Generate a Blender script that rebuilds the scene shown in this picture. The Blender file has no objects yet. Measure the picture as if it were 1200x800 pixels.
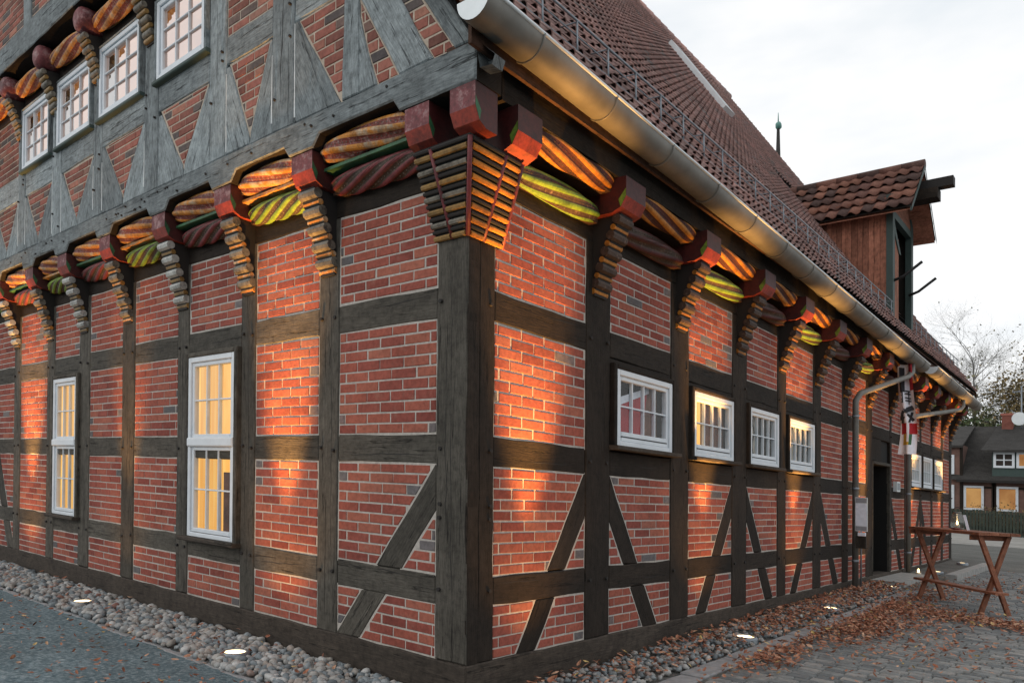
import bpy, bmesh, math, random
import numpy as np
from mathutils import Matrix, Vector
random.seed(7)
rng = np.random.default_rng(7)
sc = bpy.context.scene
col = sc.collection

# ------------------------------------------------------------------ camera
CX, CY, CZ = 3.6860242340976495, -3.923765665200922, 1.6361472662490888
YAW, PITCH, ROLL, FPX, SX, SY = 0.693860302255676, 0.009827491395379393, 0.006618078516240231, 877.5356327530063, -0.7680436129399906, 161.75830646311977
SA, SB = -0.031995596889323415, -0.026745282984891715   # the old house and yard lean: z drops along both walls
fw = Vector((-math.sin(YAW)*math.cos(PITCH), math.cos(YAW)*math.cos(PITCH), math.sin(PITCH)))
rt = Vector((math.cos(YAW), math.sin(YAW), 0)); up = rt.cross(fw)
r2 = math.cos(ROLL)*rt + math.sin(ROLL)*up
u2 = -math.sin(ROLL)*rt + math.cos(ROLL)*up
cd = bpy.data.cameras.new('camera'); cam = bpy.data.objects.new('camera', cd); col.objects.link(cam)
m = Matrix.Identity(4)
for i in range(3):
    m[i][0] = r2[i]; m[i][1] = u2[i]; m[i][2] = -fw[i]
m[0][3], m[1][3], m[2][3] = CX, CY, CZ
cam.matrix_world = m
cd.sensor_width = 36; cd.sensor_fit = 'HORIZONTAL'; cd.lens = FPX/1200*36
cd.shift_x = -SX/1200; cd.shift_y = SY/1200; cd.clip_end = 2000
sc.camera = cam

# ------------------------------------------------------------------ sky, sun, exposure
sc.view_settings.view_transform = 'Standard'; sc.view_settings.look = 'None'
sc.view_settings.exposure = 0; sc.view_settings.gamma = 1
SUN_EL, SUN_AZ = math.radians(24), math.radians(205)     # azimuth clockwise from +Y
w = bpy.data.worlds.new('World'); sc.world = w; w.use_nodes = True
nt = w.node_tree; nt.nodes.clear()
out = nt.nodes.new('ShaderNodeOutputWorld')
sky = nt.nodes.new('ShaderNodeTexSky'); sky.sky_type = 'NISHITA'; sky.sun_disc = False
sky.sun_elevation = SUN_EL; sky.sun_rotation = SUN_AZ
bg1 = nt.nodes.new('ShaderNodeBackground'); bg1.inputs[1].default_value = 0.1
nt.links.new(sky.outputs[0], bg1.inputs[0])
tc = nt.nodes.new('ShaderNodeTexCoord')
mp = nt.nodes.new('ShaderNodeMapping'); mp.inputs['Scale'].default_value = (1.6, 1.6, 4.5)
nt.links.new(tc.outputs['Generated'], mp.inputs[0])
nz = nt.nodes.new('ShaderNodeTexNoise'); nz.inputs['Scale'].default_value = 1.5; nz.inputs['Detail'].default_value = 5
nz.inputs['Roughness'].default_value = 0.55
nt.links.new(mp.outputs[0], nz.inputs['Vector'])
cr = nt.nodes.new('ShaderNodeValToRGB')
cr.color_ramp.elements[0].position = 0.30; cr.color_ramp.elements[0].color = (0.84, 0.90, 0.95, 1)
cr.color_ramp.elements[1].position = 0.52; cr.color_ramp.elements[1].color = (1.09, 1.09, 1.09, 1)
nt.links.new(nz.outputs[0], cr.inputs[0])
bg2 = nt.nodes.new('ShaderNodeBackground'); bg2.inputs[1].default_value = 1.0
nt.links.new(cr.outputs[0], bg2.inputs[0])
mx = nt.nodes.new('ShaderNodeMixShader'); mx.inputs[0].default_value = 0.93   # cloud cover over the clear sky
nt.links.new(bg1.outputs[0], mx.inputs[1]); nt.links.new(bg2.outputs[0], mx.inputs[2])
nt.links.new(mx.outputs[0], out.inputs[0])
sl = bpy.data.lights.new('sun', 'SUN'); sl.energy = 0.5; sl.angle = math.radians(25); sl.color = (1.0, 0.95, 0.88)
so = bpy.data.objects.new('sun', sl); col.objects.link(so)
sd = Vector((math.sin(SUN_AZ)*math.cos(SUN_EL), math.cos(SUN_AZ)*math.cos(SUN_EL), math.sin(SUN_EL)))
so.rotation_euler = sd.to_track_quat('Z', 'Y').to_euler(); so.location = (0, -20, 30)

# ------------------------------------------------------------------ helpers
def S(p): return Vector((p[0], p[1], p[2] + SA*p[0] + SB*p[1]))
def pix(p):                                   # where an ideal point shows in the 1200 x 800 photograph (used only to pick which pieces show largest)
    d = S(p) - Vector((CX, CY, CZ)); z = d.dot(fw)
    if z < 0.1: return None
    return 600 + SX + FPX*d.dot(r2)/z, 400 + SY - FPX*d.dot(u2)/z, z
def ground_z(y): return 0.07 + 0.013*min(max(y, 0), 20)

def nodes_of(name):
    mt = bpy.data.materials.new(name); mt.use_nodes = True
    n = mt.node_tree; n.nodes.clear()
    o = n.nodes.new('ShaderNodeOutputMaterial'); b = n.nodes.new('ShaderNodeBsdfPrincipled')
    n.links.new(b.outputs[0], o.inputs[0])
    return mt, n, b, o
def nd(n, t, **k):
    x = n.nodes.new(t)
    for a, v in k.items():
        if a.startswith('_'): setattr(x, a[1:], v)
        else: x.inputs[a.replace('__', ' ')].default_value = v
    return x
def ramp(n, src, stops):
    r = n.nodes.new('ShaderNodeValToRGB'); e = r.color_ramp.elements
    while len(e) > 1: e.remove(e[-1])
    for i, (p, c) in enumerate(stops):
        q = e[0] if i == 0 else e.new(p)
        q.position = p
        q.color = (*c, 1) if isinstance(c, tuple) else (c, c, c, 1)
    n.links.new(src, r.inputs[0]); return r.outputs[0]
def mulc(n, a, b, mode='MULTIPLY', fac=1.0):
    x = n.nodes.new('ShaderNodeMix'); x.data_type = 'RGBA'; x.blend_type = mode; x.inputs[0].default_value = fac
    n.links.new(a, x.inputs[6])
    if isinstance(b, tuple): x.inputs[7].default_value = (*b, 1)
    else: n.links.new(b, x.inputs[7])
    return x.outputs[2]
def bump(n, b, src, s, d=0.01):
    x = nd(n, 'ShaderNodeBump', Strength=s, Distance=d); n.links.new(src, x.inputs['Height']); n.links.new(x.outputs[0], b.inputs['Normal']); return x
def objco(n, scale=(1, 1, 1)):
    t = n.nodes.new('ShaderNodeTexCoord'); mpn = nd(n, 'ShaderNodeMapping', Scale=scale); n.links.new(t.outputs['Object'], mpn.inputs[0]); return mpn.outputs[0]
def geoco(n, scale=(1, 1, 1)):
    t = n.nodes.new('ShaderNodeNewGeometry'); mpn = nd(n, 'ShaderNodeMapping', Scale=scale); n.links.new(t.outputs['Position'], mpn.inputs[0]); return mpn.outputs[0]
def uvco(n, scale):
    t = n.nodes.new('ShaderNodeUVMap'); mpn = nd(n, 'ShaderNodeMapping', Scale=scale); n.links.new(t.outputs[0], mpn.inputs[0]); return mpn.outputs[0]
def noise(n, vec, scale, detail=4, rough=.55):
    x = nd(n, 'ShaderNodeTexNoise', Scale=scale, Detail=detail, Roughness=rough); n.links.new(vec, x.inputs['Vector']); return x.outputs[0]
def tintattr(n):
    a = n.nodes.new('ShaderNodeAttribute'); a.attribute_name = 'tint'; return a.outputs['Fac']

def wood(name, dark, light, crack=.62, bs=.6, rough=.85, stain=None):
    mt, n, b, o = nodes_of(name)
    g = noise(n, uvco(n, (2.4, 24, 1)), 3.0, 10, .74)
    c = ramp(n, g, [(.28, dark), (.72, light)])
    big = noise(n, uvco(n, (1.1, 3.2, 1)), 1.6, 4, .6)
    c = mulc(n, c, ramp(n, big, [(.25, .58), (.5, .95), (.75, 1.25)]))
    if stain: c = mulc(n, c, ramp(n, noise(n, geoco(n), 1.7, 5, .6), [(.42, (1., 1., 1.)), (.68, stain)]))
    c = mulc(n, c, ramp(n, tintattr(n), [(0, .72), (1, 1.28)]))
    c = mulc(n, c, ramp(n, noise(n, geoco(n), 14, 6, .75), [(.34, .62), (.5, 1.), (.68, 1.22)]))
    k = noise(n, uvco(n, (.5, 9, 1)), 2.6, 4, .55)
    kr = ramp(n, k, [(crack, 1.), (crack + .022, .22), (crack + .05, 1.)])
    c = mulc(n, c, kr)
    n.links.new(c, b.inputs['Base Color']); b.inputs['Roughness'].default_value = rough; b.inputs['Specular IOR Level'].default_value = .25
    hm = n.nodes.new('ShaderNodeMath'); hm.operation = 'ADD'; n.links.new(g, hm.inputs[0]); n.links.new(kr, hm.inputs[1])
    bump(n, b, hm.outputs[0], bs, .008)
    return mt
def paint(name, c, c2, rough=.6, sc_=9., wear=.63):
    mt, n, b, o = nodes_of(name)
    f = noise(n, geoco(n), sc_, 8, .72)
    r = ramp(n, f, [(.3, c), (wear, c), (wear + .12, c2)])
    r = mulc(n, r, ramp(n, noise(n, geoco(n), 38, 3), [(.3, .72), (.7, 1.2)])); r = mulc(n, r, ramp(n, noise(n, geoco(n), 4.5, 6, .7), [(.36, .45), (.55, 1.05)]))
    n.links.new(r, b.inputs['Base Color']); b.inputs['Roughness'].default_value = rough
    bump(n, b, f, .5, .006)
    return mt
def plain(name, c, rough=.6, metal=0., var=.12, sc_=12., bs=.1):
    mt, n, b, o = nodes_of(name)
    f = noise(n, geoco(n), sc_, 5, .6)
    r = ramp(n, f, [(.3, tuple(x*(1 - var) for x in c)), (.7, tuple(x*(1 + var) for x in c))])
    n.links.new(r, b.inputs['Base Color']); b.inputs['Roughness'].default_value = rough; b.inputs['Metallic'].default_value = metal
    if bs: bump(n, b, f, bs, .004)
    return mt
def brickmat(name, stops, soot=.75):
    mt, n, b, o = nodes_of(name)
    c = ramp(n, tintattr(n), stops)
    f = noise(n, geoco(n), 26, 7, .7)
    c = mulc(n, c, ramp(n, f, [(.3, .68), (.55, 1.02), (.75, 1.22)]))
    c = mulc(n, c, ramp(n, noise(n, geoco(n), 1.4, 4), [(.3, soot), (.6, 1.05)]))
    bl = ramp(n, noise(n, geoco(n), 7.5, 5, .7), [(.56, 0.), (.72, .3)])
    x = n.nodes.new('ShaderNodeMix'); x.data_type = 'RGBA'; n.links.new(bl, x.inputs[0]); n.links.new(c, x.inputs[6]); x.inputs[7].default_value = (.30, .18, .135, 1)
    n.links.new(x.outputs[2], b.inputs['Base Color']); b.inputs['Roughness'].default_value = .88; b.inputs['Specular IOR Level'].default_value = .2
    bump(n, b, f, .55, .006)
    return mt
def emit(name, c, s):
    mt = bpy.data.materials.new(name); mt.use_nodes = True; n = mt.node_tree; n.nodes.clear()
    o = n.nodes.new('ShaderNodeOutputMaterial'); e = nd(n, 'ShaderNodeEmission', Color=(*c, 1), Strength=s); n.links.new(e.outputs[0], o.inputs[0]); return mt
def litcurtain(name, c1, c2, s, scx):
    mt = bpy.data.materials.new(name); mt.use_nodes = True; n = mt.node_tree; n.nodes.clear()
    o = n.nodes.new('ShaderNodeOutputMaterial'); e = nd(n, 'ShaderNodeEmission', Strength=s); n.links.new(e.outputs[0], o.inputs[0])
    f = noise(n, geoco(n, scx), 2.2, 3, .5); r = ramp(n, f, [(.3, c1), (.7, c2)]); n.links.new(r, e.inputs[0]); return mt
def glass(name, fac, rough=.02):
    mt = bpy.data.materials.new(name); mt.use_nodes = True; n = mt.node_tree; n.nodes.clear()
    o = n.nodes.new('ShaderNodeOutputMaterial'); t = nd(n, 'ShaderNodeBsdfTransparent', Color=(.93, .95, .95, 1)); g = nd(n, 'ShaderNodeBsdfGlossy', Roughness=rough)
    m_ = n.nodes.new('ShaderNodeMixShader'); m_.inputs[0].default_value = fac
    f = noise(n, geoco(n), 3.0, 2); bm = nd(n, 'ShaderNodeBump', Strength=.12, Distance=.01); n.links.new(f, bm.inputs['Height']); n.links.new(bm.outputs[0], g.inputs['Normal'])
    n.links.new(t.outputs[0], m_.inputs[1]); n.links.new(g.outputs[0], m_.inputs[2]); n.links.new(m_.outputs[0], o.inputs[0]); return mt

M = {}
M['oak_grey'] = wood('oak_grey', (.036, .031, .025), (.112, .103, .087), .605, .9)
M['oak_silver'] = wood('oak_silver', (.095, .112, .120), (.36, .40, .41), .61, .9)
M['oak_dark'] = wood('oak_dark', (.010, .0075, .0055), (.034, .025, .019), .63, .7)  # dark-stained oak, darkened further for the shade below the eave
M['oak_sill'] = wood('oak_sill', (.022, .018, .015), (.075, .06, .048), .63, .7)
M['black_wood'] = plain('black_wood', (.012, .010, .009), .8)
M['brick'] = brickmat('brick', [(0, (.205, .056, .044)), (.25, (.265, .074, .056)), (.6, (.315, .092, .064)), (.88, (.335, .118, .08)), (.93, (.17, .15, .15)), (1, (.11, .105, .11))])
M['brick_old'] = brickmat('brick_old', [(0, (.17, .075, .06)), (.3, (.28, .10, .075)), (.6, (.35, .13, .10)), (.8, (.38, .17, .12)), (.9, (.14, .11, .10)), (1, (.10, .085, .085))], .6)
M['mortar'] = plain('mortar', (.40, .37, .335), .95, 0, .2, 30, .5)
M['mortar_old'] = plain('mortar_old', (.42, .35, .28), .95, 0, .25, 24, .5)
M['filler_wood'] = wood('filler_wood', (.028, .014, .009), (.085, .042, .026), .66, .5)
M['putty'] = plain('putty', (.62, .64, .64), .9, 0, .15, 30)
M['red'] = paint('red', (.15, .03, .035), (.27, .15, .15), .7, 9, .5)
M['red_dark'] = paint('red_dark', (.055, .006, .006), (.085, .02, .016))
M['scarlet'] = paint('scarlet', (.27, .034, .018), (.20, .045, .03))
M['maroon_dark'] = paint('maroon_dark', (.06, .008, .008), (.09, .03, .02))  # right-front maroon, lowered toward black to carry the under-eave shade
M['fence_wood'] = plain('fence_wood', (.035, .045, .034), .9, 0, .35, 5)
M['orange'] = paint('orange', (.50, .20, .025), (.44, .33, .22), .65, 7, .48)
M['orange_fresh_shaded'] = paint('orange_fresh_shaded', (.38, .145, .012), (.26, .11, .025))  # less weathered orange of the right front, with under-eave shade in its tone
M['rope_red'] = paint('rope_red', (.17, .03, .02), (.30, .18, .17), .7, 30, .5)
M['rope_red_shaded'] = paint('rope_red_shaded', (.055, .008, .006), (.09, .03, .02), .7, 30, .55)  # rope red of the right front, under-eave shade put into the colour
M['maroon'] = paint('maroon', (.15, .022, .026), (.21, .09, .09))
M['lime'] = paint('lime', (.15, .25, .025), (.14, .17, .07))
M['green'] = paint('green', (.03, .12, .05), (.08, .13, .08))
M['rope_dark'] = paint('rope_dark', (.05, .028, .018), (.15, .10, .08), .7, 30, .55)
M['gold'] = paint('gold', (.24, .14, .04), (.12, .085, .05), .5)
M['bone'] = paint('bone', (.17, .155, .125), (.06, .05, .04), .55, 14, .5)
M['bone_skylit'] = paint('bone_skylit', (.40, .41, .39), (.28, .26, .23), .5)  # rolls whitened as if the bright sky reflected on them
M['white'] = plain('white_paint', (.62, .66, .70), .45, 0, .06, 8, .05)
M['zinc'] = plain('zinc', (.17, .165, .15), .55, .35, .25, 3.0, .1)
M['zinc_pale'] = plain('zinc_pale', (.62, .66, .68), .5, .3, .08, 4, .03)
M['steel'] = plain('galvanised_steel', (.24, .27, .30), .5, .6)
M['tile'] = brickmat('tile', [(0, (.33, .225, .21)), (.5, (.47, .295, .268)), (.85, (.55, .32, .28)), (1, (.30, .28, .275))], .72)
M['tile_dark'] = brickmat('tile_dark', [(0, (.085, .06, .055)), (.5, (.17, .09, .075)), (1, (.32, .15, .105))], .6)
M['under'] = plain('roof_underlay', (.02, .015, .012), .9)
M['soffit'] = wood('soffit', (.05, .026, .016), (.14, .07, .045))
M['larch'] = wood('larch', (.17, .062, .04), (.42, .185, .12), .64, .6)
M['green_wood'] = plain('green_wood', (.035, .06, .055), .7)
M['table_wood'] = wood('table_wood', (.13, .046, .027), (.36, .15, .085), .66, .5, .65)
M['glass'] = glass('glass', .13)
M['glass_sky'] = glass('glass_sky', .70)
M['glass_right'] = glass('glass_right', .07)
M['dark_room'] = plain('dark_room', (.03, .022, .018), .9)
M['lit'] = litcurtain('lit_room', (1, .42, .07), (1, .62, .18), 1.25, (4, 4, .8))
M['lit_curtain'] = litcurtain('lit_curtain', (.9, .36, .06), (1, .58, .17), 1.05, (16, 16, .5))
M['lit_dim'] = litcurtain('lit_room_dim', (.62, .20, .05), (.95, .36, .10), .95, (3, 3, 1))
M['lit_far'] = litcurtain('lit_far', (.45, .16, .06), (1, .55, .2), .48, (.5, .5, .35))
M['curtain'] = plain('curtain', (.17, .075, .048), .9, 0, .4, 6)
M['cream_cloth'] = plain('cream_cloth', (.55, .50, .42), .9)
M['red_cloth'] = plain('red_cloth', (.42, .02, .03), .8)
M['white_cloth'] = plain('white_cloth', (.74, .76, .84), .8)
M['black_cloth'] = plain('black_cloth', (.02, .022, .03), .8)
M['yellow_cloth'] = plain('yellow_cloth', (.65, .42, .05), .8)
M['grey_print'] = plain('grey_print', (.28, .28, .30), .8)
M['black'] = plain('void_black', (.004, .004, .004), .95, 0, .1, 5, 0)
M['stone'] = plain('stone', (.27, .27, .26), .9, 0, .25, 9, .5)
M['kerb'] = plain('kerb_stone', (.25, .25, .255), .9, 0, .2, 14, .4)
M['iron'] = plain('iron', (.02, .02, .02), .6, .5)
M['lens'] = emit('lamp_lens', (1, .72, .38), 6)
M['flame'] = emit('flame', (1, .62, .25), 9)
M['thatch'] = wood('roof_grey', (.018, .017, .016), (.07, .066, .062), .7, .9)
M['brick_far'] = plain('brick_far', (.15, .085, .068), .9, 0, .25, 3)
M['bark_hazed'] = plain('bark_hazed', (.17, .165, .155), .95, 0, .3, 8, 0)  # bark paled for the haze of distance
M['bark'] = plain('bark', (.10, .095, .085), .95, 0, .3, 8, .4)
def tintmat(name, stops, rough=.85, sc_=30, bs=.4, d=.006):
    mt, n, b, o = nodes_of(name)
    c = ramp(n, tintattr(n), stops); f = noise(n, geoco(n), sc_, 5, .65)
    c = mulc(n, c, ramp(n, f, [(.3, .75), (.7, 1.2)]))
    n.links.new(c, b.inputs['Base Color']); b.inputs['Roughness'].default_value = rough; b.inputs['Specular IOR Level'].default_value = .3
    bump(n, b, f, bs, d); return mt
M['pebble'] = tintmat('pebble', [(0, (.10, .115, .125)), (.25, (.21, .24, .255)), (.5, (.33, .335, .33)), (.68, (.26, .24, .215)), (.86, (.42, .42, .41)), (.95, (.30, .26, .23)), (1, (.20, .10, .08))], .75)
M['leaf'] = tintmat('dry_leaf', [(0, (.14, .058, .036)), (.3, (.29, .11, .062)), (.65, (.42, .21, .13)), (.9, (.54, .34, .23)), (1, (.52, .38, .15))], .7, 40, .2)
M['paver'] = tintmat('paver', [(0, (.12, .13, .135)), (.5, (.18, .19, .19)), (1, (.25, .245, .235))], .85, 18)
M['foliage'] = tintmat('foliage', [(0, (.04, .065, .03)), (.5, (.085, .115, .05)), (1, (.17, .17, .08))], .8, 3, 0)
M['foliage_autumn'] = tintmat('foliage_autumn', [(0, (.08, .065, .03)), (.5, (.17, .13, .06)), (1, (.30, .21, .09))], .8, 3, 0)
M['foliage_olive'] = tintmat('foliage_olive', [(0, (.10, .105, .06)), (.5, (.20, .19, .11)), (1, (.32, .28, .17))], .8, 3, 0)
def groundmat(name, c1, c2, c3, s1, bs):
    mt, n, b, o = nodes_of(name)
    f = noise(n, geoco(n), s1, 8, .75); g = noise(n, geoco(n, (1, 1.8, 1)), .9, 5, .6)
    c = ramp(n, f, [(.32, c1), (.5, c2), (.68, c3)]); c = mulc(n, c, ramp(n, g, [(.3, .72), (.7, 1.22)]))
    n.links.new(c, b.inputs['Base Color']); b.inputs['Roughness'].default_value = .9; b.inputs['Specular IOR Level'].default_value = .2
    bump(n, b, f, bs, .02); return mt
M['asphalt'] = groundmat('asphalt', (.05, .082, .098), (.135, .19, .212), (.34, .40, .42), 26, 1.)
M['joint'] = groundmat('joint_sand', (.07, .07, .065), (.12, .12, .11), (.17, .17, .16), 40, .5)
M['bed'] = groundmat('pebble_bed', (.05, .05, .05), (.11, .11, .105), (.2, .2, .19), 50, .8)
M['road'] = groundmat('road', (.22, .215, .20), (.29, .28, .26), (.35, .34, .31), 6, .2)

WLOC = {}
class MB:
    def __init__(s): s.v = []; s.f = []; s.m = []; s.uv = []; s.t = []; s.sm = []
    def face(s, idx, mat, uv=None, t=.5, sm=False):
        s.f.append(idx); s.m.append(mat); s.t.append(t); s.sm.append(sm)
        s.uv.append(uv)
    def add(s, verts, faces, mat, t=None, uvs=None, sm=False):
        b = len(s.v); s.v += [tuple(p) for p in verts]
        if t is None: t = random.random()
        for k, f in enumerate(faces):
            s.face([b + i for i in f], mat[k] if isinstance(mat, list) else mat, [uvs[i] for i in f] if uvs else None, t, sm)
    def box(s, p0, p1, mat, axis=None, t=None):
        x0, y0, z0 = p0; x1, y1, z1 = p1
        d = [abs(x1 - x0), abs(y1 - y0), abs(z1 - z0)]
        if axis is None: axis = d.index(max(d))
        v = [(x, y, z) for x in (x0, x1) for y in (y0, y1) for z in (z0, z1)]
        o1, o2 = random.random()*9, random.random()*9
        oth = [i for i in range(3) if i != axis]
        uv = [(p[axis] + o1, p[oth[0]] + p[oth[1]] + o2) for p in v]
        s.add(v, [(0, 1, 3, 2), (4, 6, 7, 5), (0, 4, 5, 1), (2, 3, 7, 6), (0, 2, 6, 4), (1, 5, 7, 3)], mat, t, uv)
    def tube(s, pts, r, mat, n=8, cap=True, t=None, sm=True, mats=None):
        pts = [Vector(p) for p in pts]; rings = []
        rs = r if isinstance(r, (list, tuple)) else [r]*len(pts)
        ref = None; L = 0
        for i, p in enumerate(pts):
            d = (pts[min(i + 1, len(pts) - 1)] - pts[max(i - 1, 0)]).normalized()
            if ref is None:
                ref = Vector((0, 0, 1)) if abs(d.z) < .9 else Vector((1, 0, 0))
            a = d.cross(ref).normalized(); b_ = a.cross(d).normalized(); ref = b_
            rings.append([p + (a*math.cos(2*math.pi*k/n) + b_*math.sin(2*math.pi*k/n))*rs[i] for k in range(n)])
        v = [q for R in rings for q in R]; f = []; ln = []
        acc = 0; uv = []
        for i in range(len(pts)):
            if i: acc += (pts[i] - pts[i - 1]).length
            uv += [(acc, k*2*math.pi*rs[i]/n) for k in range(n)]
        for i in range(len(pts) - 1):
            for k in range(n): f.append((i*n + k, i*n + (k + 1) % n, (i + 1)*n + (k + 1) % n, (i + 1)*n + k))
        nb = len(f)
        if cap: f.append(tuple(range(n))[::-1]); f.append(tuple((len(pts) - 1)*n + k for k in range(n)))
        b = len(s.v); s.v += [tuple(p) for p in v]
        if t is None: t = random.random()
        for k, q in enumerate(f):
            s.face([b + i for i in q], mat, [uv[i] for i in q], t, sm and k < nb)
    def build(s, name, parent=None, origin=None, kind=None, label=None):
        V = np.array(s.v, float)
        if origin is None: origin = (V.min(0) + V.max(0))/2
        origin = np.array(origin, float)
        me = bpy.data.meshes.new(name)
        P = V - origin; P[:, 2] += SA*P[:, 0] + SB*P[:, 1]
        me.from_pydata(P.tolist(), [], s.f)
        names = []; mi = []
        for q in s.m:
            if q not in names: names.append(q)
            mi.append(names.index(q))
        for q in names: me.materials.append(M[q])
        me.polygons.foreach_set('material_index', mi)
        me.polygons.foreach_set('use_smooth', s.sm)
        a = me.attributes.new('tint', 'FLOAT', 'FACE'); a.data.foreach_set('value', np.array(s.t, np.float32))
        uvl = me.uv_layers.new(name='UVMap'); buf = []
        for f, u in zip(s.f, s.uv):
            if u is None:
                for i in f: buf += [s.v[i][0] + s.v[i][1], s.v[i][2]]
            else:
                for q in u: buf += [q[0], q[1]]
        uvl.data.foreach_set('uv', np.array(buf, np.float32))
        return link(name, me, S(origin), parent, kind, label)
def link(name, me, wl, parent=None, kind=None, label=None):
    o = bpy.data.objects.new(name, me); col.objects.link(o)
    WLOC[o.name] = Vector(wl)
    if parent: o.parent = parent; o.location = Vector(wl) - WLOC[parent.name]
    else: o.location = wl
    if kind: o['kind'] = kind
    if label: o['label'] = label
    return o
def copy_to(o, delta_ideal, parent=None):
    c = o.copy(); col.objects.link(c); wl = WLOC[o.name] + (S(delta_ideal) - S((0, 0, 0)))
    WLOC[c.name] = wl; p = parent or o.parent
    if p: c.parent = p; c.location = wl - WLOC[p.name]
    else: c.location = wl
    return c
def thing(name, base, label, cat, group=None):
    o = link(name, None, S(base)); o.empty_display_size = .2
    o['label'] = label; o['category'] = cat
    if group: o['group'] = group
    return o
def tag(o, label, cat, group=None):
    o['label'] = label; o['category'] = cat
    if group: o['group'] = group
    return o
def np_mesh(name, tv, tf, mats4, mat, tint, parent=None, kind=None, smooth=True, origin=(0, 0, 0)):
    """many copies of a small template joined into one mesh (mats4: list of (3x3, vec3) in ideal coordinates)"""
    tv = np.array(tv, float); N = len(mats4); n = len(tv)
    R = np.array([a for a, b in mats4]); T = np.array([b for a, b in mats4])
    V = np.einsum('nij,kj->nki', R, tv) + T[:, None, :] - np.array(origin)
    V[:, :, 2] += SA*V[:, :, 0] + SB*V[:, :, 1]
    V = V.reshape(-1, 3)
    sizes = np.array([len(f) for f in tf]); flat = np.concatenate([np.array(f) for f in tf])
    me = bpy.data.meshes.new(name); F = len(tf); Lp = len(flat)
    me.vertices.add(N*n); me.vertices.foreach_set('co', V.astype(np.float32).ravel())
    me.loops.add(N*Lp); me.loops.foreach_set('vertex_index', (flat[None, :] + (np.arange(N)*n)[:, None]).astype(np.int32).ravel())
    me.polygons.add(N*F)
    st = np.concatenate([[0], np.cumsum(sizes)[:-1]])
    me.polygons.foreach_set('loop_start', (st[None, :] + (np.arange(N)*Lp)[:, None]).astype(np.int32).ravel())
    me.polygons.foreach_set('loop_total', np.tile(sizes, N).astype(np.int32))
    me.polygons.foreach_set('use_smooth', np.full(N*F, smooth))
    me.update(calc_edges=True); me.validate()
    me.materials.append(M[mat])
    a = me.attributes.new('tint', 'FLOAT', 'FACE'); a.data.foreach_set('value', np.repeat(np.array(tint, np.float32), F))
    return link(name, me, S(origin), parent, kind)

# wall frames: (u, v, d) -> ideal xyz ; d is distance out from the ground-floor wall plane
def TL(u, v, d): return (u, -d, v)
def TR(u, v, d): return (d, u, v)
def area(p): return .5*sum(p[i][0]*p[(i + 1) % len(p)][1] - p[(i + 1) % len(p)][0]*p[i][1] for i in range(len(p)))
def clip(poly, a, b, c):                       # keep a*u + b*v <= c
    o = []
    for i in range(len(poly)):
        p, q = poly[i], poly[(i + 1) % len(poly)]
        fp, fq = a*p[0] + b*p[1] - c, a*q[0] + b*q[1] - c
        if fp <= 0: o.append(p)
        if (fp < 0 < fq) or (fq < 0 < fp):
            t = fp/(fp - fq); o.append((p[0] + t*(q[0] - p[0]), p[1] + t*(q[1] - p[1])))
    r = []
    for p in o:
        if not r or math.hypot(p[0] - r[-1][0], p[1] - r[-1][1]) > 1e-5: r.append(p)
    if len(r) > 1 and math.hypot(r[0][0] - r[-1][0], r[0][1] - r[-1][1]) < 1e-5: r.pop()
    return r
def shrink(poly, s):
    if area(poly) < 0: poly = poly[::-1]
    o = poly
    n = len(poly)
    for i in range(n):
        p, q = poly[i], poly[(i + 1) % n]; L = math.hypot(q[0] - p[0], q[1] - p[1])
        if L < 1e-6: continue
        a, b = (q[1] - p[1])/L, -(q[0] - p[0])/L          # outward normal of a CCW polygon
        o = clip(o, a, b, a*p[0] + b*p[1] - s)
        if len(o) < 3: return []
    return o
def grow(poly, s):
    if area(poly) < 0: poly = poly[::-1]
    o = []; n = len(poly)
    for i in range(n):
        a, b, c = poly[i - 1], poly[i], poly[(i + 1) % n]
        l1 = math.hypot(b[0] - a[0], b[1] - a[1]) or 1; l2 = math.hypot(c[0] - b[0], c[1] - b[1]) or 1
        n1 = ((b[1] - a[1])/l1, (a[0] - b[0])/l1); n2 = ((c[1] - b[1])/l2, (b[0] - c[0])/l2)
        k = s/max(.35, 1 + n1[0]*n2[0] + n1[1]*n2[1]); o.append((b[0] + (n1[0] + n2[0])*k, b[1] + (n1[1] + n2[1])*k))
    return o
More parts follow.
